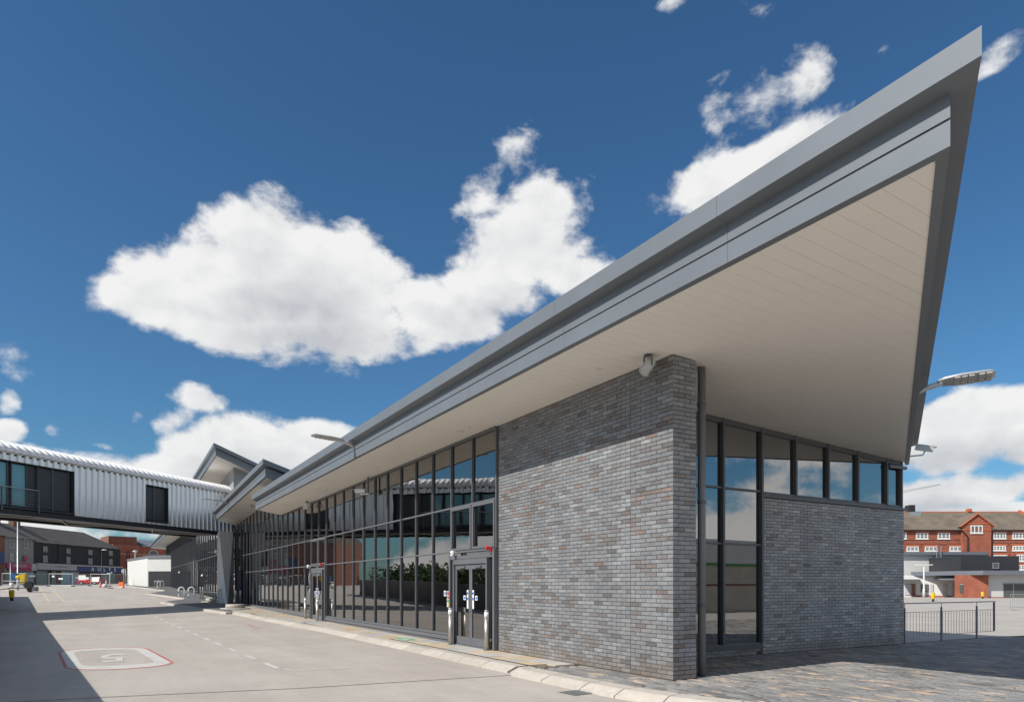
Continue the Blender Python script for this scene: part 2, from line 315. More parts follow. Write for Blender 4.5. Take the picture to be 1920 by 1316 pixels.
M['paintg'] = vary(mat('road_paint_green', (.16, .36, .20), .8), 12, .3, coord='World')
for k_ in ('paintw', 'paintr', 'painty'):
    t_, n_s, l_k, b_ = nodes(M[k_]); g_ = n_s.new('ShaderNodeNewGeometry'); w_ = n_s.new('ShaderNodeTexNoise'); w_.inputs['Scale'].default_value = 4.5; w_.inputs['Detail'].default_value = 9; w_.inputs['Roughness'].default_value = .75; l_k.new(g_.outputs['Position'], w_.inputs['Vector'])
    r_ = n_s.new('ShaderNodeMapRange'); l_k.new(w_.outputs['Fac'], r_.inputs[0]); r_.inputs[1].default_value = .46; r_.inputs[2].default_value = .66; r_.inputs[4].default_value = .85
    x_ = n_s.new('ShaderNodeMix'); x_.data_type = 'RGBA'; l_k.new(r_.outputs[0], x_.inputs[0]); l_k.new(b_.inputs['Base Color'].links[0].from_socket, x_.inputs[6]); x_.inputs[7].default_value = (.46, .415, .365, 1); l_k.new(x_.outputs[2], b_.inputs['Base Color'])
M['redbrick'] = vary(mat('red_brick', (.33, .105, .062), .85), 1.1, .22, .5, 12, coord='World')
M['brickdark'] = vary(mat('dark_red_brick', (.20, .085, .058), .85), 1.1, .2, coord='World')
M['arch'] = mat('orange_brick', (.48, .13, .06), .85)
M['slate'] = vary(mat('slate_roof', (.125, .105, .088), .8), .9, .28, .6, 6, coord='World')
M['tile'] = vary(mat('tile_roof', (.17, .135, .10), .85), .55, .3, .6, 7, coord='World')
M['render'] = vary(mat('grey_render', (.24, .22, .20), .9), .6, .1, coord='World')
M['blackrender'] = vary(mat('black_render', (.022, .021, .022), .75), .6, .2, coord='World')
M['pane'] = mat('window_pane', (.10, .105, .10), .08, 0, .8)
M['curtain'] = mat('net_curtain', (.36, .34, .29), .8)
M['pink'] = mat('pink_sign', (.42, .035, .11), .5)
M['navy'] = mat('navy_sign', (.03, .05, .15), .5)
M['cream'] = mat('cream_letters', (.72, .63, .46), .5)
M['signgrey'] = vary(mat('grey_sign', (.40, .39, .40), .7), 3, .1)
M['darkred'] = mat('dark_red_paint', (.12, .025, .02), .6)
M['glassblue'] = mat('pale_blue_panel', (.26, .38, .41), .4)
M['sheet'] = mat('paper_notice', (.72, .72, .70), .8)
M['signblue'] = mat('sign_blue', (.03, .13, .50), .5)
M['greyroof'] = mat('grey_metal_fascia', (.15, .16, .185), .5)
M['darkclad'] = vary(mat('dark_cladding', (.032, .032, .037), .55), 1, .1)
M['greyclad'] = mat('grey_cladding', (.30, .30, .30), .6)
M['mesh'] = mat('fence_steel', (.40, .44, .42), .5, .5)
M['rubber'] = mat('rubber', (.02, .02, .02), .8)
M['bark'] = vary(mat('bark', (.10, .08, .06), .9), 6, .3)
M['leaf'] = vary(mat('leaf', (.09, .14, .05), .7), 2, .35, coord='World')
M['leaf2'] = vary(mat('leaf_dark', (.07, .11, .045), .7), 2, .35, coord='World')
M['wallconc'] = vary(mat('boundary_concrete', (.27, .26, .245), .9), .8, .15, .4, 30, coord='World')
M['creamwall'] = vary(mat('cream_wall', (.50, .45, .37), .9), .6, .1, coord='World')
M['green'] = mat('green_trim', (.09, .27, .08), .5)
M['hill'] = vary(mat('hill_green', (.07, .10, .05), .9), .02, .3, coord='World')
M['lens'] = mat('lamp_lens', (.55, .54, .50), .2)

# ------------------------------------------------------------------ mesh helpers
class MB:
    def __init__(s): s.v = []; s.f = []; s.c = []
    def add(s, vs, fs, col=None):
        k = len(s.v); s.v += [tuple(x) for x in vs]; s.f += [tuple(i + k for i in f) for f in fs]
        if col is not None: s.c += [col] * len(vs)
    def box(s, x0, x1, y0, y1, z0, z1, T=None, col=None):
        vs = [Vector(p) for p in ((x0, y0, z0), (x1, y0, z0), (x1, y1, z0), (x0, y1, z0), (x0, y0, z1), (x1, y0, z1), (x1, y1, z1), (x0, y1, z1))]
        if T is not None: vs = [T @ p for p in vs]
        s.add(vs, [(0, 3, 2, 1), (4, 5, 6, 7), (0, 1, 5, 4), (1, 2, 6, 5), (2, 3, 7, 6), (3, 0, 4, 7)], col); return s
    def prism(s, pts, z0, z1, T=None):          # polygon in xy (counter-clockwise), z0/z1 may be functions
        n = len(pts); f0 = z0 if callable(z0) else (lambda x, y: z0); f1 = z1 if callable(z1) else (lambda x, y: z1)
        vs = [Vector((x, y, f0(x, y))) for x, y in pts] + [Vector((x, y, f1(x, y))) for x, y in pts]
        if T is not None: vs = [T @ p for p in vs]
        s.add(vs, [tuple(reversed(range(n))), tuple(range(n, 2 * n))] + [(i, (i + 1) % n, n + (i + 1) % n, n + i) for i in range(n)]); return s
    def extr(s, prof, a, b, T=None):            # profile (y,z) swept along local x from a to b
        n = len(prof); vs = [Vector((a, y, z)) for y, z in prof] + [Vector((b, y, z)) for y, z in prof]
        if T is not None: vs = [T @ p for p in vs]
        s.add(vs, [tuple(range(n)), tuple(reversed(range(n, 2 * n)))] + [(i, n + i, n + (i + 1) % n, (i + 1) % n) for i in range(n)]); return s
    def tube(s, pts, r, n=10, cap=True):
        pts = [Vector(p) for p in pts]; rs = r if isinstance(r, (list, tuple)) else [r] * len(pts); rings = []
        for i, p in enumerate(pts):
            d = (pts[min(i + 1, len(pts) - 1)] - pts[max(i - 1, 0)]).normalized()
            a = d.cross(Vector((0, 0, 1)));
            if a.length < 1e-3: a = d.cross(Vector((1, 0, 0)))
            a.normalize(); b = a.cross(d)
            rings += [p + (a * math.cos(2 * math.pi * k / n) + b * math.sin(2 * math.pi * k / n)) * rs[i] for k in range(n)]
        fs = [(i * n + k, i * n + (k + 1) % n, (i + 1) * n + (k + 1) % n, (i + 1) * n + k) for i in range(len(pts) - 1) for k in range(n)]
        if cap: fs += [tuple(reversed(range(n))), tuple(range((len(pts) - 1) * n, len(pts) * n))]
        s.add(rings, fs); return s
    def lathe(s, c, prof, n=20, T=None):        # (r,z) profile about a vertical axis at c
        vs = [Vector((c[0] + r * math.cos(2 * math.pi * k / n), c[1] + r * math.sin(2 * math.pi * k / n), c[2] + z)) for r, z in prof for k in range(n)]
        if T is not None: vs = [T @ p for p in vs]
        m = len(prof); fs = [(i * n + k, i * n + (k + 1) % n, (i + 1) * n + (k + 1) % n, (i + 1) * n + k) for i in range(m - 1) for k in range(n)]
        fs += [tuple(reversed(range(n))), tuple(range((m - 1) * n, m * n))]; s.add(vs, fs); return s
    def quad(s, *p): s.add(p, [tuple(range(len(p)))]); return s
    def mesh(s, name, m, smooth_=False):
        me = bpy.data.meshes.new(name); me.from_pydata(s.v, [], s.f); me.materials.append(m)
        if s.c:
            a = me.color_attributes.new('Col', 'FLOAT_COLOR', 'POINT')
            a.data.foreach_set('color', [x for c in s.c for x in (*c, 1)])
        if smooth_: me.shade_smooth()
        me.validate(); me.update(); return me
    def build(s, name, m, parent=None, smooth_=False, **k):
        return put(name, s.mesh(name, M[m] if isinstance(m, str) else m, smooth_), parent, **k)
def put(name, me, parent=None, loc=None, rot=None, label=None, cat=None, group=None, kind=None):
    o = bpy.data.objects.new(name, me); COL.objects.link(o)
    if loc is not None: o.location = loc
    if rot is not None: o.rotation_euler = rot
    if parent is not None: o.parent = parent
    tag(o, label, cat, group, kind); return o
def tag(o, label=None, cat=None, group=None, kind=None):
    if label: o['label'] = label
    if cat: o['category'] = cat
    if group: o['group'] = group
    if kind: o['kind'] = kind
    return o
def thing(name, label, cat, loc=(0, 0, 0), rz=0, group=None):
    o = bpy.data.objects.new(name, None); COL.objects.link(o); o.empty_display_size = .2
    o.location = loc; o.rotation_euler = (0, 0, rz); return tag(o, label, cat, group)
def copy_tree(o, parent=None):
    c = o.copy(); COL.objects.link(c)
    if parent is not None: c.parent = parent
    for ch in [x for x in bpy.data.objects if x.parent == o]: copy_tree(ch, c)
    return c
def text(name, s, size, m, parent, loc, rot, ext=.004, bold=0.0, align='CENTER', sx=1.0):
    cu = bpy.data.curves.new(name, 'FONT'); cu.body = s; cu.size = size; cu.extrude = ext; cu.align_x = align; cu.align_y = 'CENTER'; cu.offset = bold
    cu.materials.append(M[m]); tmp = bpy.data.objects.new(name, cu); COL.objects.link(tmp); bpy.context.view_layer.update()
    me = bpy.data.meshes.new_from_object(tmp.evaluated_get(bpy.context.evaluated_depsgraph_get())); bpy.data.objects.remove(tmp, do_unlink=True)
    o = bpy.data.objects.new(name, me); COL.objects.link(o)
    o.location = loc; o.rotation_euler = rot; o.scale = (sx, 1, 1); o.parent = parent; return o

# ------------------------------------------------------------------ ground
def rngs(*segs):
    r = []
    for a, b, s in segs:
        n = max(1, round((b - a) / s)); r += [a + (b - a) * i / n for i in range(n)]
    return r + [segs[-1][1]]
GX = rngs((-1500, -300, 400), (-300, -60, 60), (-60, -20, 8), (-20, 16, 2), (16, 60, 6), (60, 150, 30), (150, 1500, 450))
GY = rngs((-1500, -200, 430), (-200, -40, 40), (-40, 8, 8), (8, 60, 2), (60, 200, 10), (200, 1500, 430))
g = MB(); nx = len(GX)
g.v = [(x, y, RD + G(x, min(y, 230))) for y in GY for x in GX]
g.f = [(j * nx + i, j * nx + i + 1, (j + 1) * nx + i + 1, (j + 1) * nx + i) for j in range(len(GY) - 1) for i in range(nx - 1)]
ground = g.build('ground', 'concrete', None, True, kind='structure')

def strip(name, pts, w, m, dz=.004, kind='structure', parent=None):   # painted or sealed line following the ground
    b = MB(); P = []
    for i in range(len(pts) - 1):
        a, c = Vector((*pts[i], 0)), Vector((*pts[i + 1], 0)); k = max(1, int((c - a).length / 2)); P += [a.lerp(c, j / k) for j in range(k)]
    P.append(Vector((*pts[-1], 0))); vs = []
    for i, p in enumerate(P):
        d = (P[min(i + 1, len(P) - 1)] - P[max(i - 1, 0)]).normalized(); n = Vector((-d.y, d.x, 0)) * w / 2
        for q in (p + n, p - n): vs.append((q.x, q.y, RD + G(q.x, q.y) + dz))
    b.add(vs, [(2 * i, 2 * i + 1, 2 * i + 3, 2 * i + 2) for i in range(len(P) - 1)])
    return b.build(name, m, parent, kind=kind)
strip('expansion_joint', [(-16, 4.85), (-8.12, 3.62), (-5.4, 3.05), (-1.55, 2.70)], .035, 'joint')
# bay lines
for y0, y1 in ((6.0, 7.15), (8.1, 9.1), (10.3, 11.3), (12.5, 13.5), (14.6, 15.6), (16.8, 17.8), (19, 20), (21.2, 22.2), (23.4, 24.4), (25.6, 26.6), (28, 29), (30.5, 31.5), (33, 34), (36, 37)):
    xx = lambda y: -5.12 - (y - 6) * .038
    strip('bay_dash', [(xx(y0), y0), (xx(y1), y1)], .11, 'paintw')
strip('bay_line', [(-5.02, 5.95), (-4.91, 5.42), (-3.80, 5.34)], .08, 'paintw')
strip('bay_line', [(-2.65, 5.29), (-1.75, 5.24)], .05, 'paintw')
strip('chalk_line', [(-3.1, 20.5), (-3.05, 22.5)], .10, 'paintr')
strip('chalk_line', [(-3.4, 19.0), (-2.9, 20.3)], .05, 'paintr')
# the bay number in its rounded frame
def rrect(cx, cy, hx, hy, r, n=8):
    P = []
    for k, (sx, sy) in enumerate(((1, 1), (-1, 1), (-1, -1), (1, -1))):
        for i in range(n + 1):
            a = math.pi / 2 * (k + i / n); P.append((cx + sx * (hx - r) + r * math.cos(a), cy + sy * (hy - r) + r * math.sin(a)))
    return P
def ring(name, o, i, m, dz):
    b = MB(); n = len(o); b.add([(x, y, RD + G(x, y) + dz) for x, y in o] + [(x, y, RD + G(x, y) + dz) for x, y in i], [(k, (k + 1) % n, n + (k + 1) % n, n + k) for k in range(n)])
    return b.build(name, m, None, kind='structure')
sk = lambda P: [(x - (y - 10.3) * .085, y) for x, y in P]
cx, cy = -8.05, 10.35
ring('bay_number_border', sk(rrect(cx, cy, 1.02, 2.87, .98)), sk(rrect(cx, cy, .955, 2.77, .93)), 'paintr', .004)
ring('bay_number_ring', sk(rrect(cx, cy, .955, 2.77, .93)), sk(rrect(cx, cy, .69, 2.08, .55)), 'paintw', .004)
bn = text('bay_number', '5', 1.55, 'paintw', None, (cx + .02, cy - .15, RD + .006), (0, 0, R(180)), .001, .02, 'CENTER', .86); bn.scale = (.80, 1.75, 1); tag(bn, kind='structure')
# far bay markings
for u0, v0, u1, v1, m in ((72, 1097, 92, 1129, 'painty'), (90, 1097, 121, 1128, 'painty'), (88, 1129, 121, 1128, 'paintr'), (105, 1097.5, 132, 1097.4, 'paintw'), (152, 1131, 196, 1130, 'paintw')):
    a, c = gp(u0, v0), gp(u1, v1); strip('bay_line', [(a.x, a.y), (c.x, c.y)], .13 if v0 != 1131 else .8, m)

# ------------------------------------------------------------------ pavement along the facade
def kx(y): return -1.25 if y < 16 else -1.25 - (y - 16) * .055
pav = MB(); YS = [2.72 + i * 1.0 for i in range(45)]
for a, b in zip(YS[:-1], YS[1:]):
    pav.add([(kx(a) + .02, a, G(0, a) - .02), (.02, a, G(0, a) - .02), (.02, b, G(0, b) - .02), (kx(b) + .02, b, G(0, b) - .02)], [(0, 1, 2, 3)])
pavement = pav.build('pavement', 'sandbed', None, kind='structure')
fl = MB().box(-.237, .237, -.292, .292, -.05, 0)
bmf = fl.mesh('paving_flag', M['flag'])
FC = [(.55, .43, .29), (.52, .40, .26), (.56, .47, .35), (.47, .455, .43), (.50, .46, .40), (.58, .48, .34), (.44, .43, .415)]
for r, xc in enumerate((-.26, -.745, -1.23, -1.715)):
    y = 2.75 + (.3 if r % 2 else 0)
    while y < 44:
        if xc - .24 > kx(y) + .04 or (r == 1 and y < 18):
            o = put('paving_flag', bmf, pavement, (xc, y + .3, G(0, y + .3) + random.uniform(-.002, .002)))
            c = random.choice(FC); k = random.uniform(.92, 1.08); o.color = (c[0] * k, c[1] * k, c[2] * k, 1)
        y += .6
# dark channel strip beside the kerb
ch = MB()
for a, b in zip(YS[:8], YS[1:9]): ch.add([(-1.005 + .0, a, G(0, a) + .004), (-.93, a, G(0, a) + .004), (-.93, b, G(0, b) + .004), (-1.005, b, G(0, b) + .004)], [(0, 1, 2, 3)])
ch.build('drain_channel', 'gap', pavement)
gsg = MB(); gsg.box(-.78, -.42, 10.0, 10.9, .0, .006); gsg.build('green_marking', 'paintg', pavement)
gsg = MB(); gsg.box(-.70, -.55, 10.2, 10.6, .005, .009); gsg.build('white_marking', 'paintw', pavement)
# kerbstones
kerb = bpy.data.objects.new('kerb', None); COL.objects.link(kerb); tag(kerb, kind='structure')
def kstone(pts):   # pts: list of (inner x,y, front x,y, foot x,y, z)
    b = MB(); n = len(pts)
    for (ix, iy, fx, fy, bx, by, z) in pts:
        b.v += [(ix, iy, z - .2), (ix, iy, z), (fx, fy, z - .004), (fx + (bx - fx) * .25, fy + (by - fy) * .25, z - .022), (bx, by, z + RD + .03), (bx, by, z + RD - .1)]
    for i in range(n - 1):
        b.f += [(i * 6 + k, i * 6 + k + 1, (i + 1) * 6 + k + 1, (i + 1) * 6 + k) for k in range(5)]
    b.f += [tuple(range(5, -1, -1)), tuple(range((n - 1) * 6, n * 6))]
    return b
y = 3.02
while y < 33:
    y1 = y + 1.09; pts = []
    for yy in (y + .007, y1 - .007): k = kx(yy); pts.append((k + .245, yy, k + .02, yy, k - .19, yy, G(0, yy) + .003))
    kstone(pts).build('kerbstone', 'kerb', kerb); y = y1
# curved kerb round the corner
KI = [(-1.08, 2.64), (-1.08, 1.6), (-1.06, .5), (-1.03, -.3), (-.90, -1.1), (-.60, -2.0), (-.10, -2.95), (.6, -3.9), (1.5, -4.9), (2.7, -6.0), (4.2, -7.1), (6.2, -8.1), (8.5, -8.9), (11, -9.3), (14, -9.5), (18, -9.5), (23, -9.5)]
def kin(i):
    p = Vector(KI[i]); a = Vector(KI[max(0, i - 1)]); c = Vector(KI[min(len(KI) - 1, i + 1)]); d = (c - a).normalized(); return p, Vector((d.y, -d.x)) * -1
def kpt(i, t=0):
    p, n = kin(i)
    if t:
        q, m = kin(i + 1); p = p.lerp(q, t); n = n.lerp(m, t).normalized()
    if n.x > 0 and p.x < 0: n = -n
    return (p.x, p.y, p.x + n.x * .30, p.y + n.y * .30, p.x + n.x * .50, p.y + n.y * .50, .004)
for i in range(len(KI) - 1):
    kstone([kpt(i, .010), kpt(i, .5), kpt(i, .990)]).build('kerbstone', 'kerb', kerb)
kstone([(-1.005, 2.66, -1.30, 2.66, -1.50, 2.66, .003), (-1.005, 2.90, -1.24, 2.90, -1.44, 2.90, .003)]).build('kerbstone', 'kerb', kerb)
# block paving at the corner: rows along Y
paving = bpy.data.objects.new('block_paving', None); COL.objects.link(paving); tag(paving, kind='structure')
def kxin(y):
    for (x0, y0), (x1, y1) in zip(KI[:-1], KI[1:]):
        if y1 <= y <= y0: return x0 + (x1 - x0) * (y0 - y) / (y0 - y1)
    return -1.13 if y > 2.6 else 30
def pave_ok(x, y):
    if y > 2.16 + .02 * max(0, x - 10.5) and x > -.05: return False
    if -.02 < x < .58 and y > -.02: return False
    if x < 0 and y > 2.55: return False
    if x > 15.9 - max(0, 2.4 - y) * .45 + max(0, .6 - y) * 2.0: return False
    return x > kxin(y) + .02
bed = MB(); BL = []
PX, PY = .122, .245
for i in range(-12, 190):
    x = i * PX
    for j in range(-40, 14):
        y = j * PY + (PY / 2 if i % 2 else 0)
        if not all(pave_ok(x + a, y + b) for a in (-.03, .03) for b in (-.07, .07)): continue
        dp = (Vector((x, y, 0)) - CAM).dot(AX)
        if dp < 6.5: continue
        BL.append((dp, x, y))
BL.sort()
blk = MB(); h, w = .1175, .056
V8 = [(-w, -h, -.05), (w, -h, -.05), (w, h, -.05), (-w, h, -.05), (-w, -h, -.006), (w, -h, -.006), (w, h, -.006), (-w, h, -.006), (-w + .007, -h + .007, 0), (w - .007, -h + .007, 0), (w - .007, h - .007, 0), (-w + .007, h - .007, 0)]
F8 = [(0, 1, 5, 4), (1, 2, 6, 5), (2, 3, 7, 6), (3, 0, 4, 7), (4, 5, 9, 8), (5, 6, 10, 9), (6, 7, 11, 10), (7, 4, 8, 11), (8, 9, 10, 11)]
blk.add(V8, F8); bme = blk.mesh('paving_block', M['block'])
fld = MB(); rest = 0
def bcol():
    k = random.choice((.18, .20, .21, .22, .24, .15)) * random.uniform(.85, 1.2); return (k * 1.02, k * 1.0, k * .985)
near = [b for b in BL if abs((Vector((b[1], b[2], 0)) - CAM).dot(RT)) < .77 * b[0] and b[0] > 8.8]
chosen = set((b[1], b[2]) for b in near[:300])
for dp, x, y in BL:
    z = random.gauss(0, .0022); c = bcol()
    if (x, y) in chosen:
        o = put('paving_block', bme, paving, (x, y, z)); o.rotation_euler = (random.gauss(0, .006), random.gauss(0, .012), random.gauss(0, .006)); o.color = (*c, 1)
    else:
        T = Matrix.Translation((x, y, z)) @ Euler((random.gauss(0, .006), random.gauss(0, .012), 0)).to_matrix().to_4x4()
        fld.add([T @ Vector(p) for p in V8], F8, c)
fld.build('paving_blocks', 'block_field', paving, kind='stuff')
bedm = MB(); xs = [kxin(2.55 - k * .4) for k in range(25)]
bedm.add([(xs[k] if xs[k] < 25 else 12, 2.55 - k * .4, -.011) for k in range(25)] + [(15.0 if k < 1 else 18 + k * .3, 2.3 - k * .4, -.011) for k in range(25)], [(k, k + 1, 26 + k, 25 + k) for k in range(24)])
bedm.build('joint_sand', 'sandbed', paving)

# ------------------------------------------------------------------ station building
st = thing('station_building', 'long grey brick and glass bus station with oversailing white lined roof', 'building')
CH = .075; PL = .27
BC = {}
def brick_geo(ln, mL, mR):
    a = ln / 2; hz = .0325; c = .0025; d = .035
    xL = -a + (d if mL else 0); xR = a - (d if mR else 0)
    cl = 0 if mL else c; cr = 0 if mR else c
    v = [(-a + cl, 0, -hz + c), (a - cr, 0, -hz + c), (a - cr, 0, hz - c), (-a + cl, 0, hz - c),
         (-a + (.003 if mL else 0), .003, -hz), (a - (.003 if mR else 0), .003, -hz), (a - (.003 if mR else 0), .003, hz), (-a + (.003 if mL else 0), .003, hz),
         (xL, d, -hz), (xR, d, -hz), (xR, d, hz), (xL, d, hz)]
    f = [(0, 1, 2, 3), (0, 4, 5, 1), (1, 5, 6, 2), (2, 6, 7, 3), (3, 7, 4, 0), (4, 8, 9, 5), (5, 9, 10, 6), (6, 10, 11, 7), (7, 11, 8, 4)]
    return v, f
def brick_color(wall, u, z):
    n = mnoise.noise(Vector((u * .8 - z * .9, z * 1.5, wall * 9))); n2 = mnoise.noise(Vector((u * 2.1, z * 3.3, 40 + wall * 7)))
    k = random.uniform(.88, 1.08) * (1 + .12 * n2) * .93; r = random.random()
    band = smooth(2.2, 2.9, z) * (1 - smooth(4.2, 4.9, z)) if wall == 0 else .10
    pr = max(0, .012 + .17 * band * (.35 + 1.9 * n)) if wall == 0 else .008
    pd = .11 + .26 * max(0, n2) + (.10 if z < 1.6 and wall == 0 else 0)
    if wall == 2: k *= 1.75; pd *= .55  # right wall: naturally paler brick, lightened further to stand in for yard bounce light
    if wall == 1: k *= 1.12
    if r < pr: c = random.choice(((.225, .172, .152), (.215, .172, .157), (.25, .20, .183), (.185, .152, .14)))
    elif r < pr + pd: c = random.choice(((.165, .152, .15), (.19, .172, .166), (.145, .138, .138), (.20, .185, .178)))
    elif r < pr + pd + .13: c = (.275, .282, .292)
    else: c = random.choice(((.222, .229, .240), (.235, .241, .250), (.214, .222, .234), (.229, .230, .233)))
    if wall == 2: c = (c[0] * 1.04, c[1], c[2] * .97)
    return tuple(x * k for x in c)
ALLB = []   # wall id, center, rotz, length, mitreL, mitreR, colour
def lay(wall, org, rotz, n_courses, rows, mside, first=0):
    # rows(i) -> list of (start,end) along the wall
    T = Matrix.Rotation(rotz, 3, 'Z')
    for i in range(first, n_courses):
        z = (i + .5) * CH
        segs = rows(i); m = len(segs)
        for q, (a, b) in enumerate(segs):
            uc = (a + b) / 2
            d = Vector((0, 1, 0)) if wall == 0 else Vector((1, 0, 0))
            c = Vector(org) + d * uc; c.z = z
            mit = q == 0 and mside
            ALLB.append((wall, c, rotz, b - a, mit and wall != 0, mit and wall == 0, brick_color(wall, uc, z)))
JY = 1.08
def rowsA(i):
    e = []; half = i % 2 == 1; y = 0.0
    edges = [0.0] + ([.135] if half else [])
    while edges[-1] + PL < 5.94 - .01: edges.append(edges[-1] + PL)
    edges.append(5.94)
    if half: edges = sorted(edges + [JY])
    segs = []
    for k, (a, b) in enumerate(zip(edges[:-1], edges[1:])):
        if b - a < .03: continue
        segs.append((a if k == 0 else a + .005, b - .005))
    return segs
def rowsP(i): return [(0, .26), (.27, .53)] if i % 2 else [(0, .125), (.135, .395), (.405, .53)]
WX0, WX1 = 4.86, 10.56
def rowsR(i):
    e = [WX0] + ([WX0 + .135] if i % 2 else [])
    while e[-1] + PL < WX1 - .05: e.append(e[-1] + PL)
    e.append(WX1); J = 9.45
    if min(abs(x - J) for x in e) > .05: e = sorted(e + [J])
    return [(a + .005, b - .005) for a, b in zip(e[:-1], e[1:]) if b - a > .04]
def rowsB(i): return [(.9 + k * PL + (.135 if i % 2 else 0) + .005, .9 + (k + 1) * PL + (.135 if i % 2 else 0) - .005) for k in range(14)]
lay(0, (0, 0, 0), R(-90), 73, rowsA, True)
lay(1, (0, 0, 0), 0, 73, rowsP, True)
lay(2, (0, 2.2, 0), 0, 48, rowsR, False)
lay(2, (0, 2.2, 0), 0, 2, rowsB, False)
walls = [MB().box(.010, .520, .010, 5.935, -.1, 5.478).build('brick_wall', 'mortar', st), None, MB().box(WX0 + .002, WX1, 2.211, 2.6, -.1, 3.602).box(.55, WX0 - .002, 2.207, 2.5, -.1, .148).build('brick_wall', 'mortar', st)]
walls[1] = walls[0]
def bsize(b):
    w, c, rz, ln = b[:4]; v = c - CAM; d = v.dot(AX); n = Vector((-1, 0, 0)) if w == 0 else Vector((0, -1, 0))
    return ln * abs(v.dot(n)) / d ** 3
ALLB.sort(key=bsize, reverse=True)
flds = [MB(), MB(), MB()]
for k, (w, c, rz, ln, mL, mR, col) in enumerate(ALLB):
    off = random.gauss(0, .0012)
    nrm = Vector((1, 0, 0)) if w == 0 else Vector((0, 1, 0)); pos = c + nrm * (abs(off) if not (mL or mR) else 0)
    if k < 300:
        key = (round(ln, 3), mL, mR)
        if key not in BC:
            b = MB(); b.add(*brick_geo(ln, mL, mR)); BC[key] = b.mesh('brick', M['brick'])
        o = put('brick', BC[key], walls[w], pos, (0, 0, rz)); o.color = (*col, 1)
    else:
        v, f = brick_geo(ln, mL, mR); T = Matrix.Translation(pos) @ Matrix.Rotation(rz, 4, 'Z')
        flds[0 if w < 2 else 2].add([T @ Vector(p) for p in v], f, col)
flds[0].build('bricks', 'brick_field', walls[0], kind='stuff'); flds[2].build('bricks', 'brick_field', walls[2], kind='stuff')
MB().box(-.03, .62, -.03, 5.94, 5.476, 5.50).build('wall_plate', 'gap', st)
MB().box(WX0 - .02, WX1 + .05, 2.13, 2.62, 3.605, 3.665).build('coping', 'frame', st)
MB().box(WX0 - .01, WX1 - .12, 2.155, 2.5, 3.667, 3.70).build('sill', 'frame', st)
MB().box(.55, WX0 - .004, 2.15, 2.5, .15, .20).build('sill', 'frame', st)
# downpipe behind the pier
dp = MB(); dp.tube([(.825, .16, .0), (.825, .16, 5.36)], .068, 16); d_ = dp.build('downpipe', 'pipegrey', st, True)
for z in (1.2, 3.0, 4.7): MB().lathe((.825, .16, z), [(.07, 0), (.078, 0), (.078, .05), (.07, .05)], 16).build('pipe_bracket', 'frame', d_, True)

# roofs: a stepped edge swept along the road side and the slanting end
PROF = [(.6, .5, .04), (0, 0, 0), (0, 0, -.25), (.185, .2, -.278), (.185, .2, -.491), (.207, .222, -.491), (.207, .222, -.514), (.185, .2, -.514), (.185, .2, -.748), (.285, .3, -.748), (.285, .3, -.715)]
def make_roof(tip, bdir, ylen, blen, sx, sy, seg, name='roof'):
    tip = Vector(tip); b = Vector((*bdir, 0)).normalized(); nb = Vector((-b.y, b.x, 0))
    def zz(p): return sx * (p.x - tip.x) + sy * (p.y - tip.y)
    def corner(ro, bo): a = (ro + -nb.x * bo) / b.x; return tip + b * a + nb * bo
    def road(i, y):
        ro, bo, z = PROF[i]; c = corner(ro, bo)
        p = Vector((tip.x + ro, c.y if y is None else y, 0)); p.z = tip.z + z + zz(p); return p
    def barge(i, t):
        ro, bo, z = PROF[i]; p = corner(ro, bo) if t is None else tip + b * (t + -nb.x * bo / b.x) + nb * bo
        p = p.copy(); p.z = tip.z + z + zz(p); return p
    far = tip.y + ylen
    # core of the roof (lies between fascia and lining)
    c0 = corner(.23, .245); q = [Vector((tip.x + .23, c0.y + .05, 0)), tip + b * blen + nb * .28, tip + b * blen + nb * .28 + Vector((0, ylen * .9, 0)), Vector((tip.x + .23, far - .02, 0))]
    core = MB(); core.prism([(p.x, p.y) for p in q], lambda x, y: tip.z - .66 + sx * (x - tip.x) + sy * (y - tip.y), lambda x, y: tip.z + .02 + sx * (x - tip.x) + sy * (y - tip.y))
    roof = core.build(name, 'gap', st)
    n = len(PROF); gap = .0018
    cuts = [None] + [tip.y + 2.9 + k * seg for k in range(200) if tip.y + 2.9 + k * seg < far - 1] + ['far']
    for a, c in zip(cuts[:-1], cuts[1:]):
        m = MB(); A = [road(i, None if a is None else a + gap) for i in range(n)]
        Cc = [road(i, far if c == 'far' else c - gap) for i in range(n)]
        m.add(A + Cc, [(i, i + 1, n + i + 1, n + i) for i in range(n - 1)])
        if c == 'far': m.add(Cc, [tuple(range(n))])
        m.build('fascia_panel', 'fascia', roof)
    nbq = max(1, round(blen / (seg * 1.2)))
    for k in range(nbq):
        m = MB(); A = [barge(i, None if k == 0 else blen * k / nbq + gap) for i in range(n)]; Cc = [barge(i, blen * (k + 1) / nbq - gap) for i in range(n)]
        m.add(A + Cc, [(i, n + i, n + i + 1, i + 1) for i in range(n - 1)])
        if k == nbq - 1: m.add(Cc, [tuple(reversed(range(n)))])
        m.build('fascia_panel', 'fascia', roof)
    return roof
roof1 = make_roof((-1.785, -5.51, 6.255), (.86, .511), 34.46, 14.6, -.05, 0, 3.48)
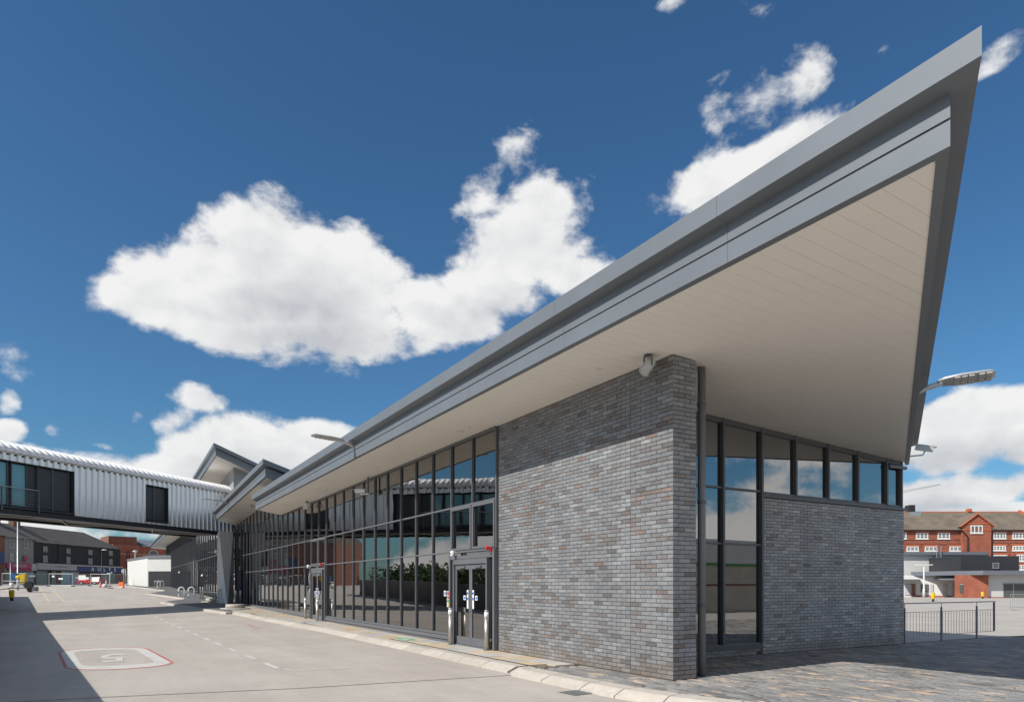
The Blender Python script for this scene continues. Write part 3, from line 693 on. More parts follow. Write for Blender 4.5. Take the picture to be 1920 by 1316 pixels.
# white lining boards of roof 1
def zs(x): return 5.428 - .05 * x
def xb(y): return min(10.42, (y + 5.51 - .30 / .86) / .5942 - 1.785)
y = -4.96; PW = .25; k = 0
def board(x0, xa, xbb, y0, y1, name='soffit_board'):
    b = MB(); P = [(x0, y0), (xa, y0), (xbb, y1), (x0, y1)]
    b.prism(P, lambda x, y: zs(x), lambda x, y: zs(x) + .018); b.build(name, 'soffit', roof1)
while y < 28.7:
    y0, y1 = y, y + PW - .006
    if y1 < 2.2:
        xa, xc = xb(y0), xb(y1)
        if xa > 3.5:
            xs_ = random.choice((1.2, 2.2, 3.0, 4.4)) if xa < 7 else random.choice((2.0, 3.4, 5.2, 6.4))
            xs_ = min(xs_, xa - 1.2)
            board(-1.5, xs_ - .003, xs_ - .003, y0, y1); board(xs_ + .003, xa, xc, y0, y1)
        else: board(-1.5, xa, xc, y0, y1)
    else: board(-1.5, .04, .04, y0, y1)
    y += PW; k += 1
bk = MB(); bk.prism([(-1.52, -5.0), (xb(-5.0) + .05, -5.0), (10.42, 2.1), (10.42, 2.25), (.1, 2.25), (.1, 29.9), (-1.52, 28.7)], lambda x, y: zs(x) + .006, lambda x, y: zs(x) + .04); bk.build('soffit_backing', 'soffit', roof1)
MB().quad((-1.5, 28.79, zs(-1.5) - .001), (.05, 28.79, zs(.05)), (.05, 30.45, zs(.05)), (-1.5, 28.95, zs(-1.5))).build('soffit_board', 'soffit', roof1)
for (x, yy, r) in ((-.50, 7.0, .10), (-.53, 1.32, .05), (-.53, 6.48, .05), (-.55, 11.8, .05), (-.5, 13.2, .09), (-.5, 19.5, .09)):
    MB().lathe((x, yy, zs(x) - .012), [(r * .62, 0), (r, 0), (r, .012), (r * .6, .012)], 20).build('downlight', 'whitegloss', roof1)
    if r > .08: MB().lathe((x, yy, zs(x) - .008), [(r * .1, 0), (r * .60, 0), (r * .60, .006)], 20).build('downlight_lens', 'frame', roof1)
# stepped roofs further along
roof2 = make_roof((-1.785, 25.88, 7.65), (.74, .67), 19.0, 13.5, -.083, -.034, 6.5)
roof3 = make_roof((-1.785, 44.24, 11.72), (.74, .67), 14.5, 13.5, -.16, -.032, 8)
roof4 = make_roof((-2.0, 70.0, 9.0), (.74, .67), 62.0, 12, -.05, 0.0, 12)
def lining(r, tip, sx, sy, y0, y1, x1, mm='soffit', slant=.905):
    b = MB(); z = lambda x, y: tip[2] - .735 + sx * (x - tip[0]) + sy * (y - tip[1])
    n = max(1, int((y1 - y0) / 1.0)); 
    for i in range(n):
        a = y0 + (y1 - y0) * i / n; c = y0 + (y1 - y0) * (i + 1) / n - .012
        bb = MB(); bb.prism([(tip[0] + .28, a), (x1, a + slant * (x1 - tip[0] - .28)), (x1, c + slant * (x1 - tip[0] - .28)), (tip[0] + .28, c)], z, lambda x, y: z(x, y) + .015)
        bb.build('soffit_board', mm, r)
lining(roof2, (-1.785, 25.88, 7.65), -.083, -.034, 26.55, 44.85, 4.5)
lining(roof3, (-1.785, 44.24, 11.72), -.16, -.032, 44.9, 58.7, 4.5)
lining(roof4, (-2, 70.0, 9.0), -.05, 0, 70.8, 131, 3.0, slant=.3)
# plant storey under the third roof
MB().prism([(.0, 47.4), (6, 52.8), (6, 60), (0, 60)], 6.0, lambda x, y: 10.62 - .16 * x - .032 * (y - 47)).build('plant_storey', 'greyclad', st)
MB().prism([(.02, 30.5), (9, 38.5), (9, 47.3), (.02, 47.3)], 6.75, 7.3).build('roof_upstand', 'greyclad', st)

# ------------------------------------------------------------------ curtain walls
PITCH = 1.2645; Y0 = 5.985
cw = MB(); cw.box(-.05, .10, Y0 - .03, 48.0, .205, .27).box(-.10, .12, 8.45, 21.1, .10, .195).box(-.10, .12, 23.8, 48.0, .10, .195 + .1).box(-.05, .08, 8.45, 48, -.05, .098)
curt = cw.build('curtain_wall', 'frame', st)
def top_at(y): return 5.40 if y < 30.3 else 6.72 - .024 * (y - 38)
mulls = [Y0 + k * PITCH for k in range(34)]
mmesh = {}
def mullion(x, y, z0, z1, parent, w=.023, d=.045):
    key = (round(z0, 2), round(z1, 2), w)
    if key not in mmesh:
        b = MB().box(-d, .05, -w, w, z0, z1); b.box(-d - .012, -d - .001, -w * .7, w * .7, z0 + .002, z1 - .002); mmesh[key] = b.mesh('mullion', M['frame'])
    return put('mullion', mmesh[key], parent, (x, y, 0))
pmesh = {}
def pane(x, yc, w, z0, z1, parent, m='glass'):
    key = (round(w, 3), round(z1 - z0, 3), m)
    if key not in pmesh: pmesh[key] = MB().box(-.006, .006, -w / 2, w / 2, -(z1 - z0) / 2, (z1 - z0) / 2).mesh('pane', M[m])
    return put('pane', pmesh[key], parent, (x, yc, (z0 + z1) / 2), (0, random.gauss(0, .0012), random.gauss(0, .0022)))
DOORB = (0, 1, 12, 13)
for k, ym in enumerate(mulls):
    z0 = .27 if k not in (0, 1, 13) else 2.48
    zz0 = z0 if k != 1 and k != 13 else 2.30
    mullion(0, ym, z0, top_at(ym + .01), curt)
    if k == 33: break
    yc = ym + PITCH / 2; zt = min(top_at(ym), top_at(ym + PITCH))
    w = PITCH - .05
    if k not in DOORB: pane(.0, yc, w, .27, 2.46, curt)
    pane(.0, yc, w, 2.50, 3.66, curt); pane(.0, yc, w, 3.70, zt, curt)
for a, b in ((Y0, 30.3), (30.3, 48)):
    for z in (2.48, 3.68): MB().box(-.055, .04, a + .03, b, z - .02, z + .02).build('transom', 'frame', curt)
MB().box(-.07, .06, Y0, 30.3, 5.36, 5.425).build('head_rail', 'frame', curt); 
MB().prism([(-.06, 30.31), (.06, 30.31), (.06, 48), (-.06, 48)], lambda x, y: top_at(y) - .03, lambda x, y: top_at(y) + .06).build('head_rail', 'frame', curt)
# opening lights above the doors
for base in (0, 12):
    for k in (0, 1):
        a = mulls[base + k] + .035; b = mulls[base + k + 1] - .035
        f = MB()
        for (p, q, r, s_) in ((a, a + .06, 2.51, 3.65), (b - .06, b, 2.51, 3.65), (a + .06, b - .06, 2.51, 2.57), (a + .06, b - .06, 3.59, 3.65)): f.box(-.075, -.01, p, q, r, s_)
        f.build('vent_frame', 'frame', curt)
# doors
def door(ya, yb, name='double_door'):
    fr = MB(); fr.box(-.11, .08, ya - .02, ya + .07, .0, 2.46).box(-.11, .08, yb - .07, yb + .02, .0, 2.46).box(-.10, .08, ya + .07, yb - .07, 2.27, 2.36).box(-.10, .08, ya + .07, yb - .07, 2.44, 2.475)
    fr.box(-.14, .0, ya + .30, ya + .36, .0, 2.26).box(-.14, .0, yb - .36, yb - .30, .0, 2.26).box(-.13, .0, ya + .36, yb - .36, 2.13, 2.26).box(-.12, .1, ya + .36, yb - .36, .0, .03)
    dd = fr.build(name, 'frame', st)
    pane(-.0, (ya + yb) / 2, yb - ya - .16, 2.365, 2.435, dd)
    pane(-.0, ya + .185, .22, .05, 2.26, dd); pane(.0, yb - .185, .22, .05, 2.26, dd)
    mid = (ya + yb) / 2; a0, b0 = ya + .37, yb - .37
    for (p, q, hinge) in ((a0, mid - .004, 1), (mid + .004, b0, -1)):
        lf = MB(); lf.box(-.09, -.04, p, p + .075, .035, 2.125).box(-.09, -.04, q - .075, q, .035, 2.125).box(-.09, -.04, p + .075, q - .075, 2.0, 2.125).box(-.09, -.04, p + .075, q - .075, .035, .24)
        leaf = lf.build('door_leaf', 'frame', dd); w = q - p - .15
        pane(-.065, (p + q) / 2, w, .24, 2.0, dd)
        c = q - .15 if hinge == 1 else p + .15
        c2 = q - .33 if hinge == 1 else p + .33
        MB().box(-.0985, -.093, c - .045, c + .045, .98, 1.46).build('safety_sign', 'sheet', dd)
        MB().lathe((0, 0, 0), [(.004, 0), (.036, .0), (.036, .003)], 16, Matrix.Translation((-.1035, c, 1.375)) @ Matrix.Rotation(R(90), 4, 'Y')).build('sign_disc', 'signblue', dd)
        MB().box(-.1015, -.099, c - .034, c + .034, 1.20, 1.265).build('sign_text_panel', 'signblue', dd)
        MB().box(-.0985, -.093, c2 - .062, c2 + .062, 1.20, 1.315).build('safety_sign', 'sheet', dd)
        MB().box(-.1015, -.099, c2 - .045, c2 + .03, 1.225, 1.285).build('sign_text_panel', 'signblue', dd)
        MB().box(-.13, -.092, c - .30 * hinge - .16, c - .30 * hinge + .16, 2.03, 2.075).build('door_closer', 'frame', dd)
        MB().tube([(-.092, p + .03 if hinge == -1 else q - .03, .92), (-.12, p + .03 if hinge == -1 else q - .03, .92), (-.12, p + .03 if hinge == -1 else q - .03, 1.06), (-.092, p + .03 if hinge == -1 else q - .03, 1.06)], .009, 8).build('door_handle', 'steel', dd)
    # push/entry panel and notice on the pane beside the door
    return dd
d1 = door(mulls[0], mulls[2]); d2 = door(mulls[12], mulls[14])
for yb in (mulls[2] + .32, mulls[14] + .32):
    MB().box(-.012, -.008, yb - .11, yb + .02, .98, 1.42).build('notice', 'sheet', curt)
    for z0, z1, m in ((1.30, 1.40, 'red'), (1.20, 1.28, 'red'), (1.10, 1.18, 'green'), (1.0, 1.08, 'yellow')): MB().box(-.0165, -.013, yb - .09, yb + .0, z0 + .005, z1).build('notice_panel', m, curt)
    MB().box(-.012, -.008, yb + .08, yb + .22, 1.28, 1.43).build('notice', 'sheet', curt)
    MB().box(-.0165, -.013, yb + .10, yb + .18, 1.31, 1.40).build('notice_panel', 'signblue', curt)
# far curtain wall beyond the bridge
fc = MB().box(-.05, .1, 48.2, 121, .9, 1.0); far = fc.build('curtain_wall', 'frame', st)
ys = [49 + k * 1.8 for k in range(41)]
for ym in ys:
    g0 = G(0, ym); b = MB().box(-.08, .05, ym - .03, ym + .03, g0 - .1, 8.35); b.build('mullion', 'frame', far)
    if ym < 120.5:
        pane(0, ym + .9, 1.73, g0 + .05, 4.2, far); pane(0, ym + .9, 1.73, 4.25, 8.3, far)
MB().box(-.06, .04, 48.2, 121, 4.2, 4.25).build('transom', 'frame', far)
MB().box(-.08, .12, 120.9, 121.3, 1, 8.4).build('end_post', 'frame', far)
# side glazing facing the camera's right
sg = MB().box(.55, 10.42, 2.16, 2.27, .20, .27)
side = MB().box(.56, 4.79, 2.165, 2.26, .205, .275).build('side_glazing', 'frame', st)
SX = [1.02, 2.28, 3.545, 4.80, 5.99, 7.22, 8.43, 9.69, 10.36]
for i, x in enumerate(SX):
    zb = .27 if x < 4.9 else 3.70
    MB().box(x - .03, x + .03, 2.13, 2.27, zb, zs(x) - .002).build('mullion', 'frame', side)
    if i < len(SX) - 1:
        x1 = SX[i + 1]; xa, xc = x + .03, x1 - .03
        lv = [(.275, 2.48), (2.52, 3.71), (3.75, None)] if x < 4.7 else [(3.73, None)]
        for (z0, z1) in lv:
            b = MB()
            if z1 is None: P = [(xa, z0), (xc, z0), (xc, zs(xc) - .10), (xa, zs(xa) - .10)]
            else: P = [(xa, z0), (xc, z0), (xc, z1), (xa, z1)]
            v = [(px, 2.215, pz) for px, pz in P] + [(px, 2.227, pz) for px, pz in P]
            b.add(v, [(0, 1, 2, 3), (7, 6, 5, 4), (0, 4, 5, 1), (1, 5, 6, 2), (2, 6, 7, 3), (3, 7, 4, 0)])
            b.build('pane', 'glass_side', side)
        hb = MB(); hb.prism([(xa, 2.15), (xc, 2.15), (xc, 2.25), (xa, 2.25)], lambda px, py: zs(px) - .10, lambda px, py: zs(px) - .002); hb.build('head_rail', 'frame', side)
for z in (2.50, 3.73): MB().box(.56, 4.77, 2.16, 2.25, z - .02, z + .02).build('transom', 'frame', side)
MB().box(4.80, 10.38, 2.15, 2.26, 3.70, 3.73).build('sill_rail', 'frame', side)
MB().box(9.72, 10.50, 2.08, 2.15, 4.70, 4.78).build('drip_rail', 'frame', side)
# east end of the clerestory (glass round the corner), east wall, floor and back wall inside
for yy in (2.3, 3.8, 5.3):
    MB().box(10.355, 10.367, yy, yy + 1.44, 3.73, 4.84).build('pane', 'glass_side', side); MB().box(10.33, 10.40, yy + 1.44, yy + 1.5, 3.70, 4.88).build('mullion', 'frame', side)
MB().box(10.2, 10.55, 2.61, 6.8, -.1, 3.6).box(10.2, 10.55, 6.8, 60, -.1, 4.85).build('east_wall', 'inner', st)
MB().box(.13, 10.2, 2.52, 60, -.1, .02).build('inside_floor', 'inner_floor', st)
MB().box(4.6, 4.8, 7, 60, .02, 5.1).box(.1, 10.2, 60.1, 60.3, 0, 9).build('inside_wall', 'inner', st)
MB().prism([(.1, 2.3), (10.2, 2.3), (10.2, 40), (.1, 40)], lambda x, y: zs(x) - .03, lambda x, y: zs(x) + .0).build('inside_ceiling', 'inner', st)
MB().box(.3, .5, 61, 121, 1, 8.3).build('inside_wall', 'inner', st)
# brick pier carrying the bridge
pb_, pt_ = [at(407.5, 1131, 50), at(426.5, 1134, 48), at(437, 1134, 48.8), at(430, 1131, 51)], [at(407.5, 1004, 50), at(410.5, 1004, 48), at(437, 1004, 48.8), at(430, 1004, 51)]
pr = MB(); pr.add([(p.x, p.y, .0) for p in pb_] + [(p.x, p.y, 5.38) for p in pt_], [(0, 1, 5, 4), (1, 2, 6, 5), (2, 3, 7, 6), (3, 0, 4, 7), (4, 5, 6, 7)])
M['pierbrick'] = vary(mat('pier_brick', (.70, .68, .65), .7), 9, .12, .5, 40, coord='World'); pier = pr.build('brick_pier', 'pierbrick', st)
MB().box(-.30, -.12, 44.2, 44.35, .3, 5.6).build('bridge_post', 'mull', st)

# ------------------------------------------------------------------ footbridge
BE = Vector((.7396, .673, 0)); BN = Vector((.673, -.7396, 0)); B0 = Vector((0, 48.6, 0))
TB = Matrix(((BE.x, -BN.x, 0, B0.x), (BE.y, -BN.y, 0, B0.y), (0, 0, 1, 0), (0, 0, 0, 1)))   # x along, y away from the camera side
br = thing('footbridge', 'enclosed silver ribbed footbridge crossing the yard to the glazed station', 'footbridge')
SA, SB, BW = -62.0, 0.2, 3.6
rib = .42
OPEN = [(-31.0, -27.5, 5.86, 8.30), (-24.5, -13.44, 5.80, 8.30), (-8.25, -6.29, 5.88, 8.30)]
def clad(s0, s1, z0, z1, y, sgn):
    b = MB(); s = s0; P = []
    k0 = math.floor(s0 / rib)
    for k in range(int(k0), int(math.ceil(s1 / rib)) + 1):
        for (o, d) in ((0, 0), (.16, 0), (.21, .095), (.37, .095)):
            x = k * rib + o
            if s0 + .001 < x < s1 - .001: P.append((x, d))
    P = [(s0, 0)] + P + [(s1, 0)]
    vs = []
    for (x, d) in P: vs += [TB @ Vector((x, y + sgn * d, z0)), TB @ Vector((x, y + sgn * d, z1))]
    b.add(vs, [(2 * i, 2 * i + 2, 2 * i + 3, 2 * i + 1) for i in range(len(P) - 1)])
    return b
def wall_side(y, sgn, opens):
    s = SA
    for (a, c, z0, z1) in opens + [(SB, SB, 0, 0)]:
        if a > s:
            x = s
            while x < a - .01:
                x1 = min(a, x + 4.2); clad(x, x1, 5.70, 8.76, y, sgn).build('cladding_sheet', 'alu', br); x = x1
        if c > a:
            clad(a, c, z1, 8.76, y, sgn).build('cladding_sheet', 'alu', br)
            if z0 > 5.85: clad(a, c, 5.70, z0, y, sgn).build('cladding_sheet', 'alu', br)
        s = c
wall_side(0, 1, OPEN); wall_side(BW, -1, [])
# barrel roof with raised ribs
rf = MB(); nA = 16; sub = 6; step = .42 / sub; ns_ = int((SB - SA) / step)
for k in range(ns_ + 1):
    s = SA + k * step; up = .17 * abs(math.sin(math.pi * k / sub)) ** .6
    for i in range(nA + 1):
        a = math.pi * i / nA
        yy = BW / 2 - math.cos(a) * (BW / 2 + .05 + up * .9); zz_ = 8.74 + math.sin(a) ** .75 * (.62 + up)
        rf.v.append(tuple(TB @ Vector((s, yy, zz_))))
m_ = nA + 1
for r in range(ns_):
    for i in range(nA): rf.f.append((r * m_ + i, r * m_ + i + 1, (r + 1) * m_ + i + 1, (r + 1) * m_ + i))
rf.build('barrel_roof', 'aluroof', br)
MB().box(SA, SB, -.035, .13, 8.68, 8.80, TB).build('eaves_flashing', 'aluroof', br)
MB().box(SA, SB, .08, BW - .08, 5.52, 5.70, TB).box(SA, SB, .08, .3, 8.6, 8.7, TB).build('deck', 'black', br)
MB().box(SA, SB, -.02, .14, 5.40, 5.68, TB).build('edge_beam', 'black', br); MB().box(SA, SB, BW - .14, BW, 5.40, 5.70, TB).build('edge_beam', 'black', br)
MB().box(SA, SB, -.05, .06, 5.375, 5.40, TB).build('beam_flange', 'lightsteel', br); MB().box(SA, SB, BW - .1, BW + .03, 5.375, 5.40, TB).build('beam_flange', 'lightsteel', br)
s = SA; k = 0
while s < SB - 3:
    b = MB(); P = ((s, .1), (s + 3.4, BW - .1)) if k % 2 == 0 else ((s, BW - .1), (s + 3.4, .1))
    a, c = Vector((*P[0], 5.44)), Vector((*P[1], 5.44)); b.tube([TB @ a, TB @ c], .045, 6); b.build('wind_brace', 'lightsteel', br); s += 3.4; k += 1
MB().box(SA - .1, SA, .0, BW, 5.4, 9.3, TB).build('end_wall', 'greyclad', br)
# recessed windows and louvre panels
def recess(a, c, z0, z1, parts):
    f = MB(); f.box(a, c, .30, .36, z0, z1, TB).box(a, a + .05, .0, .30, z0, z1, TB).box(c - .05, c, .0, .30, z0, z1, TB).box(a, c, .0, .30, z1 - .03, z1, TB).box(a, c, -.02, .30, z0 - .06, z0 + .03, TB)
    w = f.build('window_bay', 'dkpanel', br)
    for (p, q, kind) in parts:
        if kind == 'glass':
            MB().box(p, q, .24, .26, z0 + .12, z1 - .12, TB).build('pane', 'bridge_glass' if 0 else M['bglass'], w)
        else: MB().box(p, q, .20, .27, z0 + .1, z1 - .12, TB).build('louvre_panel', 'dkpanel', w)
        e = MB(); e.box(p - .05, p, .16, .3, z0 + .03, z1 - .03, TB).box(q, q + .05, .16, .3, z0 + .03, z1 - .03, TB); e.build('window_frame', 'mull', w)
M['bglass'] = mat('bridge_glass', (.16, .34, .36), .03, .0, 1.0)
recess(-24.5, -13.44, 5.80, 8.30, [(-24.2, -23.0, 'p'), (-22.9, -21.8, 'p'), (-21.5, -20.2, 'glass'), (-19.9, -18.6, 'glass'), (-18.4, -17.3, 'glass'), (-17.05, -16.25, 'glass'), (-15.55, -14.75, 'p'), (-14.65, -13.75, 'p')])
recess(-8.25, -6.29, 5.88, 8.30, [(-8.0, -7.45, 'p'), (-7.35, -6.55, 'p')])
recess(-31.0, -27.5, 5.86, 8.30, [(-30.7, -29.4, 'p'), (-29.2, -27.8, 'p')])
rl = MB(); rl.tube([TB @ Vector((-22, -.12, 6.86)), TB @ Vector((-15.74, -.12, 6.86))], .03, 8); hr = rl.build('balustrade', 'galv', br)
for k in range(7): MB().tube([TB @ Vector((-22, -.12, 5.95 + k * .125)), TB @ Vector((-15.74, -.12, 5.95 + k * .125))], .008, 5).build('wire', 'galv', hr)
for s in (-22, -19.9, -17.8, -15.74): MB().box(s - .03, s + .03, -.15, -.09, 5.6, 6.88, TB).build('baluster_post', 'frame', hr)
# far landing of the bridge across the yard, seen in the glass
for s in (-56, -44): 
    p0 = TB @ Vector((s, BW / 2, 0)); q = MB(); z0 = RD + G(p0.x, p0.y)
    q.tube([(p0.x, p0.y, z0), TB @ Vector((s - 1.4, .3, 5.4))], [.16, .12], 12).tube([(p0.x, p0.y, z0), TB @ Vector((s + 1.4, BW - .3, 5.4))], [.16, .12], 12); q.build('raking_column', 'galv', br)

# ------------------------------------------------------------------ things fixed to the station
def T_aim(p, d, up=Vector((0, 0, 1))):
    d = Vector(d).normalized(); x = d; y = up.cross(x).normalized(); z = x.cross(y)
    return Matrix(((x.x, y.x, z.x, p[0]), (x.y, y.y, z.y, p[1]), (x.z, y.z, z.z, p[2]), (0, 0, 0, 1)))
def street_head(name, label, foot, d, L_=1.35, roll=0, wide=1.0, grp='lamps on the roof edge'):
    d = Vector(d).normalized(); foot = Vector(foot)
    t = thing(name, label, 'lamp', foot, 0, grp); T = T_aim((0, 0, 0), d) @ Matrix.Rotation(roll, 4, 'X') @ Matrix.Diagonal((1, wide, wide, 1))
    a = MB(); pts = [(0, -.0, -.03), (.10, 0, .03), (.24, 0, .07), (.42, 0, .10)]; a.tube([T @ Vector(p) for p in pts], [.045, .05, .055, .05], 10); a.build('bracket_arm', 'silver', t, True)
    h = MB(); secs = [(.34, .055, .05, .105), (.46, .09, .055, .115), (.75, .12, .05, .125), (L_ - .1, .11, .042, .14), (L_, .07, .03, .145)]
    vs = []; n = 10
    for (x, w, th, z) in secs:
        for k in range(n):
            an = 2 * math.pi * k / n; cz = math.sin(an); vs.append(T @ Vector((x, w * math.cos(an), z + (th * cz if cz > 0 else th * .35 * cz))))
    fs = [(i * n + k, i * n + (k + 1) % n, (i + 1) * n + (k + 1) % n, (i + 1) * n + k) for i in range(len(secs) - 1) for k in range(n)] + [tuple(reversed(range(n))), tuple(range(4 * n, 5 * n))]
    h.add(vs, fs); hd = h.build('lamp_head', 'silver', t, True)
    for k in range(5):
        for sgn in (-1, 1):
            x = .62 + k * .115 + (.05 if k > 2 else 0); z = .125 + (x - .75) * .027 - .0175
            MB().box(x, x + .09, sgn * .05 - .034, sgn * .05 + .034, z - .006, z + .006, T).build('lamp_lens', 'lens', hd)
    MB().box(-.03, .008, -.045, .045, -.09, .03, T_aim((0, 0, 0), d)).build('wall_plate', 'galv', t)
    return t
street_head('street_lamp', 'silver flat lamp head reaching out over the yard from the long fascia', (-1.62, 12.15, 5.86), (-1, -.17, 0), 1.35, roll=.22, wide=1.1)
p = Vector((7.0, -.33, 5.31))
street_head('street_lamp', 'silver lamp head with square lenses beyond the pointed roof end', (5.75, -.82, 5.41), (.515, -.857, 0), 1.28, roll=-.42, wide=1.45)
street_head('street_lamp', 'small dark lamp head on the second roof edge near the footbridge', (-1.62, 38.5, 6.85), (-1, -.2, 0), 1.7)
def floodlight(name, label, p, aim, r=.085, ln=.25, m='silver', grp=None):
    t = thing(name, label, 'floodlight', p, 0, grp)
    b = MB(); b.box(-.05, .05, -.05, .05, -.015, 0).build('mounting_plate', 'frame', t)
    y = MB(); y.box(-.012, .012, -.10, -.09, -.20, -.012).box(-.012, .012, .09, .10, -.20, -.012).box(-.012, .012, -.09, .09, -.03, -.016).build('yoke', 'frame', t)
    T = T_aim((0, 0, -.20), aim); q = MB(); n = 20; vs = []
    for (x, rr) in ((-ln * .5, r * .9), (-ln * .42, r), (ln * .5, r), (ln * .5, r * .88), (ln * .42, r * .86)):
        vs += [T @ Vector((x, rr * math.cos(2 * math.pi * k / n), rr * math.sin(2 * math.pi * k / n))) for k in range(n)]
    q.add(vs, [(i * n + k, i * n + (k + 1) % n, (i + 1) * n + (k + 1) % n, (i + 1) * n + k) for i in range(4) for k in range(n)] + [tuple(reversed(range(n)))])
    q.build('housing', m, t, True); l = MB(); l.add([T @ Vector((ln * .43, r * .86 * math.cos(2 * math.pi * k / n), r * .86 * math.sin(2 * math.pi * k / n))) for k in range(n)], [tuple(range(n))]); l.build('lens', 'lens', t)
    return t
floodlight('floodlight', 'metal tube floodlight hanging beside the brick pier top', (-.30, .28, zs(-.3)), (-.55, .12, -.75), .092, .27)
floodlight('floodlight', 'small pale floodlight under the soffit, above the far double door', (-.32, 23.4, zs(-.3)), (-.8, -.2, -.5), .12, .32, 'whitegloss')
floodlight('floodlight', 'small pale floodlight below the second roof near the footbridge', (-.35, 42.2, 6.70), (-.8, -.2, -.5), .12, .34, 'whitegloss')
def cctv(label, p, aim, post=.45, rot=0, m='whitegloss', grp='security cameras'):
    t = thing('security_camera', label, 'camera', p, 0, grp)
    MB().tube([(0, 0, 0), (0, 0, -.03)], .11, 16).build('ceiling_plate', m, t)
    MB().tube([(0, 0, -.03), (0, 0, -post)], .03, 10).build('drop_pole', 'frame' if post > .3 else m, t)
    T = T_aim((0, 0, -post), aim)
    MB().box(-.04, .30, -.03, .03, -.03, .01, T).build('arm', m, t)
    h = MB(); h.box(.10, .48, -.065, .065, .04, .15, T); h.box(.06, .54, -.08, .08, .152, .165, T); h.build('housing', m, t); MB().box(.481, .486, -.05, .05, .055, .135, T).build('lens_window', 'black', t)
    return t
cctv('pale boxed security camera on a drop pole below the middle of the soffit', (-.22, 15.0, zs(-.22)), (-.75, .65, 0), .62)
cctv('pale security camera below the second roof, beyond the far door', (-.3, 35.8, 6.78), (-.7, -.5, 0), .45)
# camera on the low end of the pointed roof
t = thing('security_camera', 'silver security camera reaching out from the low tip of the roof', 'camera', (10.22, 1.83, 5.02), 0, 'security cameras')
T = T_aim((0, 0, 0), (.75, -.66, 0)); MB().tube([T @ Vector((-.15, 0, -.03)), T @ Vector((.30, 0, .0)), T @ Vector((.34, 0, .10))], .022, 8).build('arm', 'whitegloss', t)
T2 = T_aim(T @ Vector((.34, 0, .17)), (.55, -.80, -.22)); h = MB(); h.box(-.22, .20, -.075, .075, -.06, .06, T2).box(-.24, .26, -.09, .09, .061, .08, T2); h.build('housing', 'silver', t); MB().box(.201, .206, -.055, .055, -.045, .045, T2).build('lens_window', 'black', t)
# alarm sounders and dome cameras at the doors
def dome(label, p):
    t = thing('dome_camera', label, 'camera', p, 0, 'dome cameras by the doors'); t.scale = (.8, .8, .8); p = Vector((0, 0, 0))
    MB().box(-.02, .05, -.06, .06, -.06, .08).build('wall_bracket', 'whitegloss', t)
    MB().lathe((-.09, 0, -.10), [(.03, 0), (.07, .02), (.085, .06), (.085, .13), (.07, .18), (.03, .20)], 16).build('housing', 'whitegloss', t, True)
    MB().lathe((-.155, 0, -.03), [(.012, 0), (.035, .015), (.04, .04), (.03, .065), (.01, .08)], 12).build('dome_lens', 'black', t, True)
def sounder(label, p):
    t = thing('alarm_sounder', label, 'alarm', p, 0, 'red alarms by the doors'); t.scale = (.75, .75, .75)
    MB().box(-.05, .0, -.055, .055, -.12, .06).build('back_box', 'red', t)
    T = T_aim((-.05, 0, .02), (-1, .35, .05)); q = MB(); n = 16; vs = []
    for (x, rr) in ((0, .04), (.06, .045), (.10, .07), (.14, .08), (.14, .07), (.10, .05)): vs += [T @ Vector((x, rr * math.cos(2 * math.pi * k / n), rr * math.sin(2 * math.pi * k / n))) for k in range(n)]
    q.add(vs, [(i * n + k, i * n + (k + 1) % n, (i + 1) * n + (k + 1) % n, (i + 1) * n + k) for i in range(5) for k in range(n)] + [tuple(range(5 * n, 6 * n))]); q.build('horn', 'red', t, True)
dome('white dome camera above the near double door beside the brick wall', (-.13, 8.10, 2.42)); sounder('red alarm horn above the near double door beside the brick wall', (-.11, 6.10, 2.47))
dome('white dome camera above the far double door, half way along the glazing', (-.13, 23.62, 2.45)); sounder('red alarm horn above the far double door, half way along the glazing', (-.11, 21.35, 2.48))
# bollards
def bollard(x, y, label):
    t = thing('bollard', label, 'bollard', (x, y, G(0, y)), 0, 'steel bollards by the doors')
    MB().lathe((0, 0, 0), [(.057, 0), (.057, .79)], 20).lathe((0, 0, 0), [(.057, .93), (.057, .965), (.05, .98), (.01, .983)], 20).build('post', 'steel', t, True)
    MB().lathe((0, 0, 0), [(.0585, .788), (.0585, .932)], 20).build('reflective_band', 'reflective', t, True)
    MB().lathe((0, 0, 0), [(.085, 0), (.085, .008), (.06, .009)], 20).build('base_plate', 'steel', t)
bollard(-.26, 8.10, 'steel bollard left of the near double door, close to the brick wall')
bollard(-.21, 6.16, 'steel bollard in front of the near double door, next to the brick wall')
bollard(-.3, 23.75, 'steel bollard left of the far double door along the glazing')
bollard(-.3, 21.6, 'steel bollard right of the far double door along the glazing')
# gully grating
t = thing('drain_grating', 'small iron gully grating set in the yard beside the corner kerb', 'drain', (-1.72, .36, RD), R(4))
MB().box(-.20, .20, -.22, .22, -.02, .004).build('frame', 'joint', t)
for k in range(9): MB().box(-.17, .17, -.19 + k * .043, -.165 + k * .043, .004, .012).build('bar', 'galv', t)

